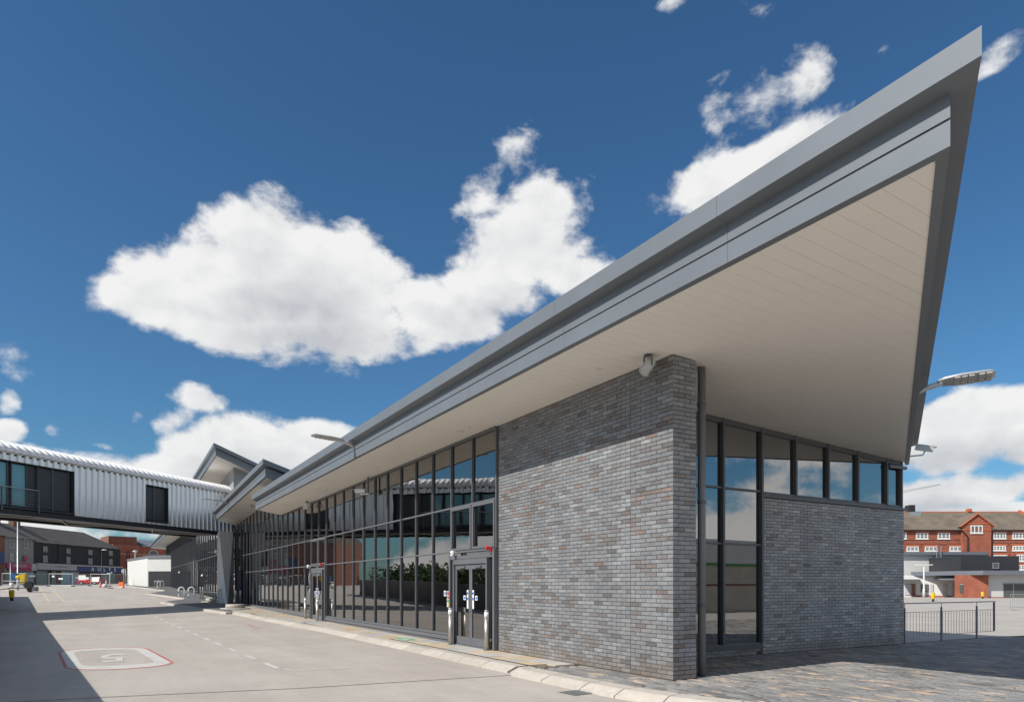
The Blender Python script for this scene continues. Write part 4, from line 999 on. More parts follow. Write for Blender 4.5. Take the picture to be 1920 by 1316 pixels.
# ------------------------------------------------------------------ railing on the right
t = thing('railing', 'low metal railing with thin bars beyond the brick wall end', 'railing', (0, 0, 0))
MB().box(10.62, 15.55, 2.22, 2.29, 1.065, 1.095).build('handrail', 'railgrey', t)
for x in (10.68, 12.53, 14.49): MB().box(x - .018, x + .018, 2.235, 2.275, -.12, .96).tube([(x, 2.255, .96), (x, 2.255, 1.07)], .010, 6).build('post', 'railgrey', t)
MB().box(15.50, 15.55, 2.235, 2.275, .17, 1.058).build('end_post', 'frame', t)
MB().box(10.70, 15.49, 2.248, 2.262, .83, .842).build('rail', 'railgrey', t); MB().box(10.70, 15.49, 2.248, 2.262, .158, .17).build('rail', 'railgrey', t)
bar = MB().tube([(0, 0, .17), (0, 0, .83)], .006, 6).mesh('bar', M['railgrey'])
x = 10.8
while x < 15.45:
    if min(abs(x - q) for q in (12.53, 14.49)) > .06: put('bar', bar, t, (x, 2.255, 0))
    x += .15
# ------------------------------------------------------------------ pavement islands beyond the bridge
ILS = [[(476, 1141), (434, 1147), (373, 1138.5), (309, 1127.5), (350, 1121.5), (400, 1124), (438, 1131)], [(352, 1121), (279, 1111.5), (312, 1106.5), (360, 1110), (398, 1122)], [(313, 1106), (238, 1097.5), (262, 1095.5), (305, 1096), (345, 1107)]]
for I in ILS:
    P = [gp(u, v, 0) for u, v in I]
    b = MB(); n = len(P); b.add([(p.x, p.y, G(p.x, p.y) - .005) for p in P] + [(p.x, p.y, G(p.x, p.y) - .3) for p in P], [tuple(range(n))] + [(i, n + i, n + (i + 1) % n, (i + 1) % n) for i in range(n)])
    isl = b.build('pavement_island', M['setgrey'] if 'setgrey' in M else vary(mat('set_grey', (.13, .13, .135), .8), 20, .2, coord='World'), None, kind='structure')
    M.setdefault('setgrey', isl.data.materials[0])
    for i in range(3 if len(I) == 7 else 1):
        a, c = P[i], P[i + 1]
        nrm = Vector(((c - a).y, -(c - a).x, 0)).normalized() * .30
        if (CAM - a).dot(nrm) < 0: nrm = -nrm
        k = max(1, int((c - a).length / 1.2))
        for j in range(k):
            p, q = a.lerp(c, j / k), a.lerp(c, (j + .98) / k); z0, z1 = G(p.x, p.y), G(q.x, q.y)
            v = [(p.x, p.y, z0), (q.x, q.y, z1), (q.x + nrm.x, q.y + nrm.y, z1), (p.x + nrm.x, p.y + nrm.y, z0)]
            v += [(x_, y_, z_ + RD - .05) for x_, y_, z_ in v]; b = MB(); b.add(v, [(0, 1, 2, 3), (3, 2, 6, 7), (0, 3, 7, 4), (1, 5, 6, 2)]); b.build('kerbstone', 'kerb', isl)
def drum(u, v, r, label):
    p = gp(u, v, 0); t = thing('bay_end_drum', label, 'concrete drum', (p.x, p.y, G(p.x, p.y) - .02), 0, 'round concrete bay ends')
    MB().lathe((0, 0, 0), [(r * 1.55, -.1), (r * 1.55, .05), (r * 1.5, .07), (r * .9, .075)], 28).build('plinth', 'kerb', t)
    MB().lathe((0, 0, 0), [(r * .93, .076), (r, .10), (r, .26), (r * .94, .30), (.02, .31)], 28).build('drum', 'kerb', t, True)
drum(441, 1141, .55, 'low round concrete drum at the bay end nearest the brick pier')
drum(402, 1128, .60, 'low round concrete drum behind the pier, partly shaded')
def hoops(us, v, vt, label):
    for i, (u0, u1) in enumerate(us):
        a, c = gp(u0, v, 0), gp(u1, v, 0); hgt = (v - vt) / FPX * (a - CAM).dot(AX); ctr = (a + c) / 2; w = (c - a); r = w.length / 2; w.normalize(); z = G(ctr.x, ctr.y)
        q = MB(); P = [ctr - w * r + Vector((0, 0, -ctr.z + z))]
        P = [Vector((ctr.x, ctr.y, z)) - w * r] + [Vector((ctr.x, ctr.y, z + hgt - r)) + (-w * math.cos(math.pi * k / 8) + Vector((0, 0, math.sin(math.pi * k / 8)))) * r for k in range(9)] + [Vector((ctr.x, ctr.y, z)) + w * r]
        q.tube(P, .055, 8); q.build('cycle_stand', M['hoop'], None, True, label=label[i], cat='cycle stand', group='white hoop stands on the islands')
M['hoop'] = mat('hoop_white', (.70, .71, .70), .35)
hoops([(334.5, 346), (353, 364.5)], 1119.5, 1100.5, ['white hoop stand on the middle island, left one of the pair', 'white hoop stand on the middle island, right one of the pair'])
hoops([(290, 294.5), (296, 300.5), (302.5, 307)], 1104.5, 1088.5, ['white hoop stand, leftmost of the three on the far island', 'white hoop stand, middle one of the three on the far island', 'white hoop stand, rightmost of the three on the far island'])
hoops([(264, 272), (274.5, 282)], 1092, 1081, ['thin hoop stand before the white box building, left one', 'thin hoop stand before the white box building, right one'])
# guard rail by the pier
a, c = gp(410, 1131, 0), gp(432, 1132, 0); t = thing('guard_rail', 'thin dark guard rail in front of the brick pier under the bridge', 'railing')
for k in range(9):
    p = a.lerp(c, k / 8); MB().tube([(p.x, p.y, p.z), (p.x, p.y, p.z + 1.0)], .022 if k in (0, 8) else .008, 6).build('post' if k in (0, 8) else 'bar', 'mull', t)
MB().tube([(a.x, a.y, a.z + 1.0), (c.x, c.y, c.z + 1.0)], .022, 6).build('handrail', 'mull', t)
# bollard pairs at the far doors
for u, v, lb in ((376, 1122.5, 'pale bollard at the far door behind the islands, left of its pair'), (380.5, 1123, 'pale bollard at the far door behind the islands, right of its pair'), (442, 1134, 'pale bollard beside the pier, left of its pair'), (451, 1133.5, 'pale bollard beside the pier, right of its pair')):
    p = gp(u, v, 0); MB().lathe((0, 0, 0), [(.06, 0), (.06, .95), (.05, 1.0), (.01, 1.0)], 12).build('bollard', 'galv', None, True, loc=(p.x, p.y, G(p.x, p.y)), label=lb, cat='bollard', group='pale bollards at the far doors')
# dome cameras and dark door posts along the far glazing
for u, v, lb in ((336.5, 1073, 'tiny white dome camera on the far glazing, left one'), (379.5, 1079, 'tiny white dome camera on the far glazing, right one'), (405, 1034, 'small white camera fixed to the brick pier')):
    p = onx(u, v, -.15) if v > 1040 else at(u, v, 49.5); MB().lathe((0, 0, -.12), [(.04, 0), (.12, .05), (.14, .14), (.10, .24), (.03, .27)], 12).build('dome_camera', 'whitegloss', None, True, loc=p, label=lb, cat='camera', group='far dome cameras')
for u in (373, 447):
    p = onx(u, 1100, -.2); MB().box(-.15, .15, -.3, .3, 0, 2.4).build('door_post', 'mull', st, loc=(p.x, p.y, G(0, p.y)))

# ------------------------------------------------------------------ street to the north-west
class Facade:                        # a vertical plane met by two sight lines at given distances
    def __init__(s, u0, d0, u1, d1, zb):
        a = at(u0, YH, d0); b = at(u1, YH, d1); s.o = Vector((a.x, a.y, 0)); x = Vector((b.x - a.x, b.y - a.y, 0)); s.w = x.length; s.x = x.normalized(); s.y = Vector((-s.x.y, s.x.x, 0)); s.zb = zb
        if s.y.dot(AX) < 0: s.y = -s.y
        s.rz = math.atan2(s.x.y, s.x.x)
    def lo(s, u, v):
        r = ray(u, v); n = s.y; t = (s.o - CAM).dot(n) / r.dot(n); p = CAM + r * t; return (p - s.o).dot(s.x), p.z - s.zb
    def rect(s, u0, u1, v0, v1):     # -> x0,x1,z0,z1
        um, vm = (u0 + u1) / 2, (v0 + v1) / 2
        return s.lo(u0, vm)[0], s.lo(u1, vm)[0], s.lo(um, v1)[1], s.lo(um, v0)[1]
    def root(s, name, label, cat, group=None): return thing(name, label, cat, (s.o.x, s.o.y, s.zb), s.rz, group)
def window(par, r, m='white', glass='pane', n=2, bars=1, fw=.09, depth=.14, name='window', sill=True):
    x0, x1, z0, z1 = r; f = MB()
    f.box(x0, x0 + fw, -.09, depth, z0, z1).box(x1 - fw, x1, -.09, depth, z0, z1).box(x0 + fw, x1 - fw, -.09, depth, z0, z0 + fw).box(x0 + fw, x1 - fw, -.09, depth, z1 - fw, z1)
    for k in range(1, n):
        xc = x0 + (x1 - x0) * k / n; f.box(xc - fw * .5, xc + fw * .5, -.088, depth, z0 + fw, z1 - fw)
    for k in range(bars): zc = z0 + (z1 - z0) * (k + 1) / (bars + 1); f.box(x0 + fw, x1 - fw, -.070, depth, zc - fw * .25, zc + fw * .25)
    w = f.build(name, m, par)
    for k in range(n):
        a = x0 + (x1 - x0) * k / n + fw * .5; b = x0 + (x1 - x0) * (k + 1) / n - fw * .5
        MB().box(a, b, -.04, -.015, z0 + fw, z1 - fw).build('pane', glass, w)
    if sill: MB().box(x0 - .1, x1 + .1, -.14, .0, z0 - .12, z0 - .005).build('sill', m if m != 'white' else 'whitegloss', w)
    return w
F = Facade(63, 125, 225, 150, 1.75)
xs0 = F.lo(-45, 1090)[0]
def zof(v, u): return F.lo(u, v)[1]
# grey rendered house
ho = F.root('terraced_house', 'grey rendered terraced house with a pink shop sign', 'house')
x0, x1 = F.lo(8.5, 1090)[0], F.lo(63, 1090)[0] - .02; ez = zof(1009, 40)
MB().box(x0, x1, .0, 9, -1, ez).build('wall', 'render', ho)
rfh = MB().extr([(-.35, ez), (4.6, ez + 2.9), (9.4, ez), (9.4, ez - .1), (-.35, ez - .1)], x0 - .2, x1); rfh = rfh.build('roof', 'slate', ho)
for u, hh in ((32, 1.5), (36, 1.2)): xx = F.lo(u, 1000)[0]; MB().box(xx - .5, xx + .4, 3.8, 4.9, ez + 2.2, ez + 2.6 + hh).build('chimney', 'brickdark', rfh)
for r in ((18.5, 25, 1011, 1026), (44, 51, 1011, 1027), (18, 25, 1036.5, 1050.5), (45, 51, 1036.5, 1050.5)): window(ho, F.rect(*r), 'signgrey', 'curtain' if r[2] > 1030 and r[0] < 30 else 'pane', 1, 1)
a = F.rect(10, 56, 1056, 1065.5); MB().box(a[0], a[1], -.35, -.02, a[2], a[3]).build('shop_sign', 'pink', ho)
text('sign_text', 'MEMORIES', .62, 'signgrey', ho, ((a[0] + a[1]) / 2, -.37, (a[2] + a[3]) / 2), (R(90), 0, 0), .01, .01, 'CENTER', 1.15)
a = F.rect(13, 56, 1066.5, 1069.5); MB().box(a[0], a[1], -.30, -.02, a[2], a[3]).build('shop_sign', 'pink', ho)
a = F.rect(56.3, 66, 1056.5, 1069.5); MB().box(a[0], a[1], -.33, -.02, a[2], a[3]).build('shop_sign', 'signgrey', ho)
c = F.lo(59.5, 1061); MB().lathe((0, 0, 0), [(.02, 0), (.30, 0), (.30, .03)], 18, Matrix.Translation((c[0], -.34, c[1])) @ Matrix.Rotation(R(90), 4, 'X')).build('sign_disc', 'painty', ho)
a = F.rect(41.3, 48, 1042, 1051.5); MB().box(a[0], a[1], -.5, -.44, a[2], a[3]).build('hanging_sign', 'pink', ho)
for r, m in (((9, 15, 1073, 1091), 'pane'), ((16, 23, 1073, 1091), 'signgrey'), ((25, 45, 1072, 1091), 'pane'), ((46, 53, 1072, 1091), 'signgrey'), ((54, 62, 1072, 1091), 'greyclad')):
    a = F.rect(*r); MB().box(a[0], a[1], -.10, -.01, a[2], a[3]).build('shop_window', m, ho)
# brick house at the frame edge
hb = F.root('terraced_house', 'brown brick terraced house cut by the frame edge', 'house')
MB().box(xs0 - 6, x0 - .03, .1, 9, -1, ez + .2).build('wall', 'brickdark', hb); MB().extr([(-.3, ez + .2), (4.6, ez + 3.4), (9.4, ez + .2)], xs0 - 6, x0 - .25).build('roof', 'slate', hb)
a = F.rect(-12, 7, 1035, 1056); MB().box(a[0], a[1], -.1, .08, a[2], a[3]).build('panel', 'navy', hb)
# black terrace with the long shop fascia
bl = F.root('black_terrace', 'black painted terrace with eight windows above a navy shop sign', 'building')
x0, x1 = F.lo(63, 1090)[0], F.lo(225.5, 1090)[0]; ez = zof(1021.5, 130)
MB().box(x0, x1, .02, 9, -1, ez).build('wall', 'blackrender', bl)
b = MB(); xr = x1 - 5.5; zr = ez + 3.3
b.add([(x0 - .15, -.3, ez), (x1 + .2, -.3, ez), (x1 + .2, 9.2, ez), (x0 - .15, 9.2, ez), (x0 - .15, 4.5, zr), (xr, 4.5, zr)], [(0, 1, 5, 4), (1, 2, 5), (2, 3, 4, 5), (3, 0, 4), (3, 2, 1, 0)]); rfb = b.build('roof', 'slate', bl)
MB().box(x0 + .2, x0 + 1.8, 4, 5, zr - .3, zr + .9).build('chimney', 'brickdark', rfb)
for k, r in enumerate(((80, 89, 1023.5, 1034), (80, 89, 1040.5, 1054), (124, 131.7, 1027.5, 1037), (124, 131.7, 1043, 1056), (165, 173, 1030.5, 1039.5), (165, 173, 1046, 1057), (203.5, 211, 1031.7, 1041), (204, 211, 1047, 1058.7))):
    window(bl, F.rect(*r), 'frame', 'curtain', 2, 1, .11)
for u in (109, 190): xx = F.lo(u, 1040)[0]; MB().tube([(xx, -.08, 3.2), (xx, -.08, ez - .1)], .06, 8).build('drainpipe', 'black', bl)
a = F.rect(66, 226, 1056.5, 1058.3); z_ = zof(1060, 150)
MB().box(x0 + .3, x1 + .1, -.55, -.0, z_ - .12, z_ + .12).build('cornice', 'creamwall', bl)
a = F.rect(66.5, 141, 1059.5, 1069.8); MB().box(a[0], a[1], -.40, -.02, z_ - 1.02, z_ - .125).build('shop_sign', 'signgrey', bl)
text('sign_text', 'Barry  Store  Company', .34, 'arch', bl, (F.lo(112, 1063)[0], -.415, z_ - .45), (R(90), 0, 0), .004, .0, 'CENTER', 1.0)
MB().box(a[0], a[1], -.38, -.02, z_ - 1.2, z_ - 1.025).build('sign_trim', 'darkred', bl)
a2 = F.rect(141.5, 226, 1062, 1072); MB().box(a2[0], a2[1], -.45, -.02, z_ - 1.22, z_ - .125).build('shop_sign', 'navy', bl)
for i, (chh, u) in enumerate(zip('AULTS', (169.5, 181.5, 191.5, 201.5, 211.5))):
    text('sign_letter', chh, 1.02, 'cream', bl, (F.lo(u, 1067)[0], -.49, z_ - .67), (R(90), 0, 0), .03, .03, 'CENTER', 1.28)
for r, m in (((67, 88, 1073, 1090), 'pane'), ((96, 104, 1073, 1090), 'pane'), ((105, 113, 1073, 1090), 'darkred'), ((114, 131, 1073, 1088), 'glassblue'), ((132, 147, 1073, 1088), 'signgrey'), ((148, 190, 1074, 1091), 'darkred'), ((191, 201, 1075, 1091), 'greyclad'), ((202, 216, 1075, 1091), 'pane'), ((217, 225, 1075, 1091), 'brickdark')):
    a = F.rect(*r); MB().box(a[0], a[1], -.10, -.01, 0.1, z_ - 1.25).build('shop_window', m, bl)
# brick hall with a square tower
FB = Facade(226, 152, 330, 160, 1.75)
hl = FB.root('brick_hall', 'orange brick hall with a square brown tower behind the white box', 'building')
x0, x1 = -1.5, FB.lo(262, 1090)[0]; z1 = FB.lo(240, 1021)[1]
MB().box(x0, x1, 0, 14, -1, z1).build('wall', 'redbrick', hl); MB().box(x1, x1 + 11, 1.5, 14, -1, z1 - .2).build('wing', 'redbrick', hl)
a = FB.rect(208, 241, 1008.5, 1022); MB().box(a[0], a[1] + 2.2, 2, 9, z1, FB.lo(230, 1008.5)[1] + .5).build('tower', 'brickdark', hl)
MB().box(x0 - .05, x1 + 11, -.06, 0.0, FB.lo(240, 1039)[1], FB.lo(240, 1038)[1]).build('string_course', 'creamwall', hl)
MB().extr([(1.2, z1 - .2), (7, z1 + 1.6), (14, z1 - .2)], x1 + 1, x1 + 11).build('roof', 'greyroof', hl)
for u in (238, 242.5): xx = FB.lo(u, 1050)[0]; MB().box(xx - .09, xx + .09, -.12, 0, 1, FB.lo(u, 1033)[1]).build('drainpipe', 'black', hl)
c = FB.lo(291, 1039); n = 10; q = MB(); P = [(c[0] + 1.0 * math.cos(math.pi * k / n), c[1] + 1.0 * math.sin(math.pi * k / n)) for k in range(n + 1)]
q.add([(x, 1.40, z) for x, z in P], [tuple(range(n + 1))]); q.build('arched_window', 'pane', hl)
q = MB(); q.tube([(x, 1.42, z) for x, z in P], .14, 6); q.build('window_surround', 'creamwall', hl)
# white box building with a grey fascia
P0, P1, P2 = at(276, YH, 108), at(239, YH, 122), at(335, YH, 106.5)
wb = thing('white_box_building', 'plain white box building with dark shutter and grey fascia', 'building')
zt = 1.578 + (1097 - 1046.5) / FPX * 108; Q = P1 + (P2 - P0); zb = 1.0
poly = [(P0.x, P0.y), (P2.x, P2.y), (P2.x + (P1 - P0).x, P2.y + (P1 - P0).y), (P1.x, P1.y)]
MB().prism(poly, zb, zt).build('wall', 'white', wb)
cc = Vector((sum(p[0] for p in poly) / 4, sum(p[1] for p in poly) / 4)); big = [tuple(cc + (Vector(p) - cc) * 1.03) for p in poly]
MB().prism(big, zt + .002, zt + .42).build('fascia', 'greyroof', wb)
d = (P2 - P0).normalized(); n_ = Vector((d.y, -d.x, 0)); 
if n_.dot(AX) > 0: n_ = -n_
s0, s1 = (at(287.5, YH, 108.9) - P0).dot(d), (at(311, YH, 107.0) - P0).dot(d)
sh = MB()
for k in range(12):
    z = 1.4 + k * .20; v = [P0 + d * s0 + n_ * .05, P0 + d * (s1 + 1.5) + n_ * .05]
    sh = MB(); sh.add([(v[0].x, v[0].y, z), (v[1].x, v[1].y, z), (v[1].x, v[1].y, z + .19), (v[0].x, v[0].y, z + .19), (v[0].x - n_.x * .05, v[0].y - n_.y * .05, z), (v[1].x - n_.x * .05, v[1].y - n_.y * .05, z), (v[1].x - n_.x * .05, v[1].y - n_.y * .05, z + .2), (v[0].x - n_.x * .05, v[0].y - n_.y * .05, z + .2)], [(0, 1, 2, 3), (3, 2, 6, 7), (0, 3, 7, 4), (1, 5, 6, 2), (0, 4, 5, 1)]); sh.build('shutter_slat', 'black', wb)
# temporary fence panels in front of the shops
for i, (u0, u1) in enumerate(((4, 48), (48, 92), (92, 136.5), (136.5, 169.5), (170, 205), (206, 240))):
    d0 = 104 + i * 2; a, c = gp(u0, 1094.2 + (i == 1) * .8), gp(u1, 1094.2); a = at(u0, YH, d0); c = at(u1, YH, d0 + (3 if i % 2 else -1)); z0 = RD + G(a.x, a.y); z1 = RD + G(c.x, c.y)
    t = thing('fence_panel', ['temporary mesh fence panel behind the yellow machine', 'temporary mesh fence panel between the lamp column and the grey shop sign', 'temporary mesh fence panel with two small notices', 'temporary mesh fence panel left of the red car', 'temporary mesh fence panel hung with large white sheets', 'temporary mesh fence panel beside the orange barrier'][i], 'fence', (0, 0, 0), 0, 'temporary fence panels')
    H = 2.0; fr = MB(); fr.tube([(a.x, a.y, z0), (a.x, a.y, z0 + H)], .045, 6).tube([(c.x, c.y, z1), (c.x, c.y, z1 + H)], .045, 6).tube([(a.x, a.y, z0 + H), (c.x, c.y, z1 + H)], .03, 6).tube([(a.x, a.y, z0 + .15), (c.x, c.y, z1 + .15)], .03, 6).build('frame', 'mesh', t)
    me = MB(); kk = 30
    for k in range(1, kk): p = a.lerp(c, k / kk); z = z0 + (z1 - z0) * k / kk; me.tube([(p.x, p.y, z + .15), (p.x, p.y, z + H)], .006, 3, False)
    me.build('mesh_infill', 'mesh', t, kind='stuff')
    ft = MB(); ft.box(c.x - .3, c.x + .3, c.y - .12, c.y + .12, z1, z1 + .14); ft.build('foot', 'rubber', t)
    for (uu, w, zz_, hh) in ([], [(60, .9, 1.5, .25)], [(100, .45, 1.45, .28), (112, .4, 1.1, .26), (116, .4, 1.1, .26)], [(144, .45, 1.25, .28)], [(154, 1.5, 1.0, .8), (164, .6, 1.1, .4), (179, 1.5, .75, .75), (184.5, .5, 1.2, .35)], [])[i]:
        f_ = (uu - u0) / (u1 - u0); p = a.lerp(c, f_); d = (c - a).normalized(); z = z0 + (z1 - z0) * f_ + zz_; n_ = Vector((d.y, -d.x, 0)) * .03
        if n_.dot(AX) > 0: n_ = -n_
        q = MB(); A_, C_ = p - d * w / 2 + n_, p + d * w / 2 + n_; B_ = [A_ - n_ * .3, C_ - n_ * .3]
        q.add([(A_.x, A_.y, z), (C_.x, C_.y, z), (C_.x, C_.y, z + hh), (A_.x, A_.y, z + hh), (B_[0].x, B_[0].y, z), (B_[1].x, B_[1].y, z), (B_[1].x, B_[1].y, z + hh), (B_[0].x, B_[0].y, z + hh)], [(0, 1, 2, 3), (7, 6, 5, 4), (0, 3, 7, 4), (1, 5, 6, 2), (3, 2, 6, 7), (0, 4, 5, 1)]); q.build('notice', 'sheet', t)
# red car beyond the fence
p = at(170, YH, 124); z = RD + G(p.x, p.y); t = thing('parked_car', 'red car parked in front of the shop behind the fence', 'car', (p.x, p.y, z), -TH)
b = MB(); prof = [(-1.9, .35), (-1.95, .65), (-1.75, .85), (-1.0, .93), (-.45, 1.38), (.75, 1.42), (1.35, .98), (1.85, .90), (1.95, .6), (1.9, .35)]
b.add([(x, -.8, zz_) for x, zz_ in prof] + [(x, .8, zz_) for x, zz_ in prof], [tuple(reversed(range(10))), tuple(range(10, 20))] + [(i, (i + 1) % 10, 10 + (i + 1) % 10, 10 + i) for i in range(10)]); b.build('body', 'red', t)
MB().add([(-.9, -.815, .97), (.0, -.815, .97), (.0, -.815, 1.34), (-.45, -.815, 1.34)], [(0, 1, 2, 3)]); q = MB(); q.add([(-.85, -.812, .96), (1.2, -.812, .98), (.72, -.812, 1.36), (-.45, -.812, 1.33)], [(0, 1, 2, 3)]); q.build('side_window', 'pane', t)
for x in (-1.2, 1.2):
    w = MB().lathe((0, 0, 0), [(.05, 0), (.32, 0), (.32, .2), (.05, .2)], 16, Matrix.Translation((x, -.66, .32)) @ Matrix.Rotation(R(90), 4, 'X')).build('wheel', 'rubber', t); MB().lathe((0, 0, 0), [(.02, 0), (.19, 0), (.19, .01)], 12, Matrix.Translation((x, -.865, .32)) @ Matrix.Rotation(R(90), 4, 'X')).build('rim', 'galv', w)
for y in (-.55, .55): MB().box(-1.97, -1.93, y - .15, y + .15, .62, .74).build('headlight', 'lens', t)
# cones, barrier, sign posts
def cone(u, v, d, label, h=.75, grp='traffic cones'):
    p = at(u, YH, d); z = RD + G(p.x, p.y); t = thing('traffic_cone', label, 'cone', (p.x, p.y, z), 0, grp)
    MB().box(-.2, .2, -.2, .2, 0, .05).build('base', 'orange', t); MB().lathe((0, 0, .05), [(.16, 0), (.10, h * .45)], 14).lathe((0, 0, .05), [(.06, h * .7), (.03, h)], 14).build('cone', 'orange', t, True); MB().lathe((0, 0, .05), [(.101, h * .45), (.061, h * .7)], 14).build('white_band', 'whitegloss', t, True)
cone(188, 1091, 104, 'traffic cone with a white band by the fence', .9); cone(199, 1090, 108, 'tall red and white cone leaning by the white sack', 1.3)
p = at(197, YH, 103); MB().lathe((0, 0, 0), [(.2, 0), (.38, .1), (.40, .3), (.28, .5), (.1, .58)], 12).build('white_sack', 'white', None, True, loc=(p.x, p.y, RD + G(p.x, p.y)), label='white sack on the ground by the traffic cones', cat='sack')
p = at(227.5, YH, 100); t = thing('road_barrier', 'orange plastic road barrier by the brick hall', 'barrier', (p.x, p.y, RD + G(p.x, p.y)), -TH)
MB().extr([(-.25, 0), (-.10, .3), (-.08, .9), (.08, .9), (.10, .3), (.25, 0)], -.35, .35).build('barrier_body', 'orange', t); MB().box(-.3, .3, -.30, -.26, .02, .2).build('reflector', 'white', t)
p = at(232.5, YH, 101); t = thing('road_sign', 'round grey traffic sign on a tall pale post', 'sign', (p.x, p.y, RD + G(p.x, p.y)), -TH)
MB().tube([(0, 0, 0), (0, 0, 2.9)], .05, 8).build('post', 'galv', t); MB().lathe((0, 0, 0), [(.02, 0), (.34, 0), (.34, .03), (.02, .03)], 20, Matrix.Translation((-.08, .05, 2.5)) @ Matrix.Rotation(R(90), 4, 'X')).build('sign_disc', 'signgrey', t)
p = at(205.5, YH, 98); t = thing('sign_stand', 'grey stand with a slanting bar before the fence', 'sign', (p.x, p.y, RD + G(p.x, p.y)), -TH)
MB().tube([(0, 0, 0), (.1, 0, 2.1)], .05, 8).build('post', 'mesh', t); MB().tube([(-.35, 0, 2.15), (.1, 0, 2.12), (.4, 0, 2.35)], .035, 6).build('bar', 'galv', t); MB().box(-.2, .45, -.15, .15, 0, .12).build('foot', 'rubber', t)
# lamp columns in the street
def column(u, d, vtop, label, head=None, r=.09, mh='galv'):
    p = at(u, YH, d); z = RD + G(p.x, p.y); h = 1.578 + (1097 - vtop) / FPX * d - z; t = thing('lamp_column', label, 'lamp', (p.x, p.y, z), -TH, 'street lamp columns')
    MB().tube([(0, 0, 0), (0, 0, 1.2), (0, 0, 1.25), (0, 0, h)], [r * 1.5, r * 1.5, r, r * .7], 10).build('column', mh, t, True)
    if head == 'flat': MB().lathe((.5, 0, h), [(.05, -.05), (.42, -.02), (.45, .05), (.2, .14)], 12).build('lamp_head', 'whitegloss', t, True); MB().tube([(0, 0, h - .05), (.2, 0, h)], .05, 6).build('arm', mh, t)
    if head == 'bowl': MB().lathe((0, 0, h), [(.10, -.5), (.20, -.1), (.42, .02), (.42, .14), (.15, .24)], 14).build('lamp_head', 'whitegloss', t, True)
    if head == 'double':
        for s_ in (-1, 1): MB().box(min(s_ * .08, s_ * 1.15), max(s_ * .08, s_ * 1.15), -.14, .14, h - .02, h + .09).build('lamp_head', 'whitegloss', t)
    if head == 'tall': 
        MB().box(-.9, -.1, -.15, .15, h - .02, h + .08).build('lamp_head', 'silver', t)
    return t
column(33.2, 84, 905, 'tall pale lamp column rising behind the footbridge', 'tall', .085, 'silver')
column(190.5, 128, 1031, 'black lamp column with a white head against the black terrace', 'flat', .06, 'black')
column(253.5, 126, 1034, 'lamp column with a white bowl head before the brick hall', 'bowl', .10)
column(19.5, 95, 1054, 'short pale post left of the tall lamp column', None, .05, 'silver'); column(236, 130, 1064, 'thin bent-top post by the shop corner', None, .035, 'galv')
# yellow plant on a trailer
p = gp(46, 1110); z = p.z; t = thing('tower_light', 'yellow wheeled site machine with a black wheel and blue box', 'machine', (p.x, p.y, z), -TH + .25)
sc = (p - CAM).dot(AX) / FPX
def px(u): return (u - 46) * sc
b = MB(); b.box(px(40), px(48), -.35, .35, .95, 1.42).box(px(41), px(48.5), -.36, .36, 1.43, 2.0); b.build('engine_cover', 'yellow', t)
MB().tube([(px(33), -.1, 1.62), (px(41), -.1, 1.78)], [.16, .24], 12).build('exhaust_hood', 'yellow', t, True)
MB().lathe((0, 0, 0), [(.08, 0), (.40, 0), (.44, .06), (.44, .34), (.40, .4), (.08, .4)], 22, Matrix.Translation((px(56), -.25, .80)) @ Matrix.Rotation(R(90), 4, 'X')).build('wheel', 'rubber', t)
MB().lathe((0, 0, 0), [(.05, 0), (.30, 0), (.32, .05), (.32, .25), (.05, .3)], 20, Matrix.Translation((px(57.5), -.2, .33)) @ Matrix.Rotation(R(90), 4, 'X')).build('wheel', 'rubber', t)
MB().box(px(24), px(62), -.05, .05, .42, .52).box(px(24), px(62), .35, .45, .42, .52).build('chassis', 'black', t)
MB().box(px(61), px(66), -.5, .5, .12, .62).build('mudguard', 'greyclad', t)
MB().box(px(23), px(32), .1, .7, 1.45, 2.1).build('control_box', 'blue', t)
for u in (24, 30, 40, 45): MB().tube([(px(u), -.4, .4), (px(u), -.4, 1.25)], .025, 6).build('guard_post', 'galv', t)
MB().tube([(px(14), -.4, 1.25), (px(45), -.4, 1.25)], .028, 6).tube([(px(14), -.4, .85), (px(45), -.4, .85)], .028, 6).build('guard_rail', 'galv', t)
MB().lathe((px(27), -.3, .5), [(.12, 0), (.2, .02), (.2, .5), (.12, .55)], 14).build('tank', 'whitegloss', t, True)
MB().tube([(px(20), -.2, .35), (px(28), -.2, .5), (px(8), -.2, .3)], .05, 8).build('tow_bar', 'black', t)
# yellow verge bollard
def ybollard(u, v, h, label):
    p = gp(u, v); t = thing('marker_bollard', label, 'bollard', (p.x, p.y, p.z), -TH, 'yellow marker bollards')
    MB().lathe((0, 0, 0), [(.11, 0), (.12, h * .30)], 14).build('base', 'rubber', t, True)
    b = MB(); secs = [(h * .30, .15, .11), (h * .42, .19, .12), (h * .85, .22, .12), (h * .97, .19, .11), (h, .12, .07)]; n = 16; vs = []
    for (z, a, c) in secs: vs += [(a * math.cos(2 * math.pi * k / n), c * math.sin(2 * math.pi * k / n), z) for k in range(n)]
    b.add(vs, [(i * n + k, i * n + (k + 1) % n, (i + 1) * n + (k + 1) % n, (i + 1) * n + k) for i in range(4) for k in range(n)] + [tuple(range(4 * n, 5 * n))]); b.build('shell', 'yellow', t, True)
ybollard(22, 1126, .86, 'yellow marker bollard with a black base at the edge of the shade')
ybollard(1749.5, 1127.5, .95, 'yellow marker bollard nearest the pale lamp column in the right yard'); ybollard(1842.5, 1121.5, .85, 'yellow marker bollard in front of the red brick block')
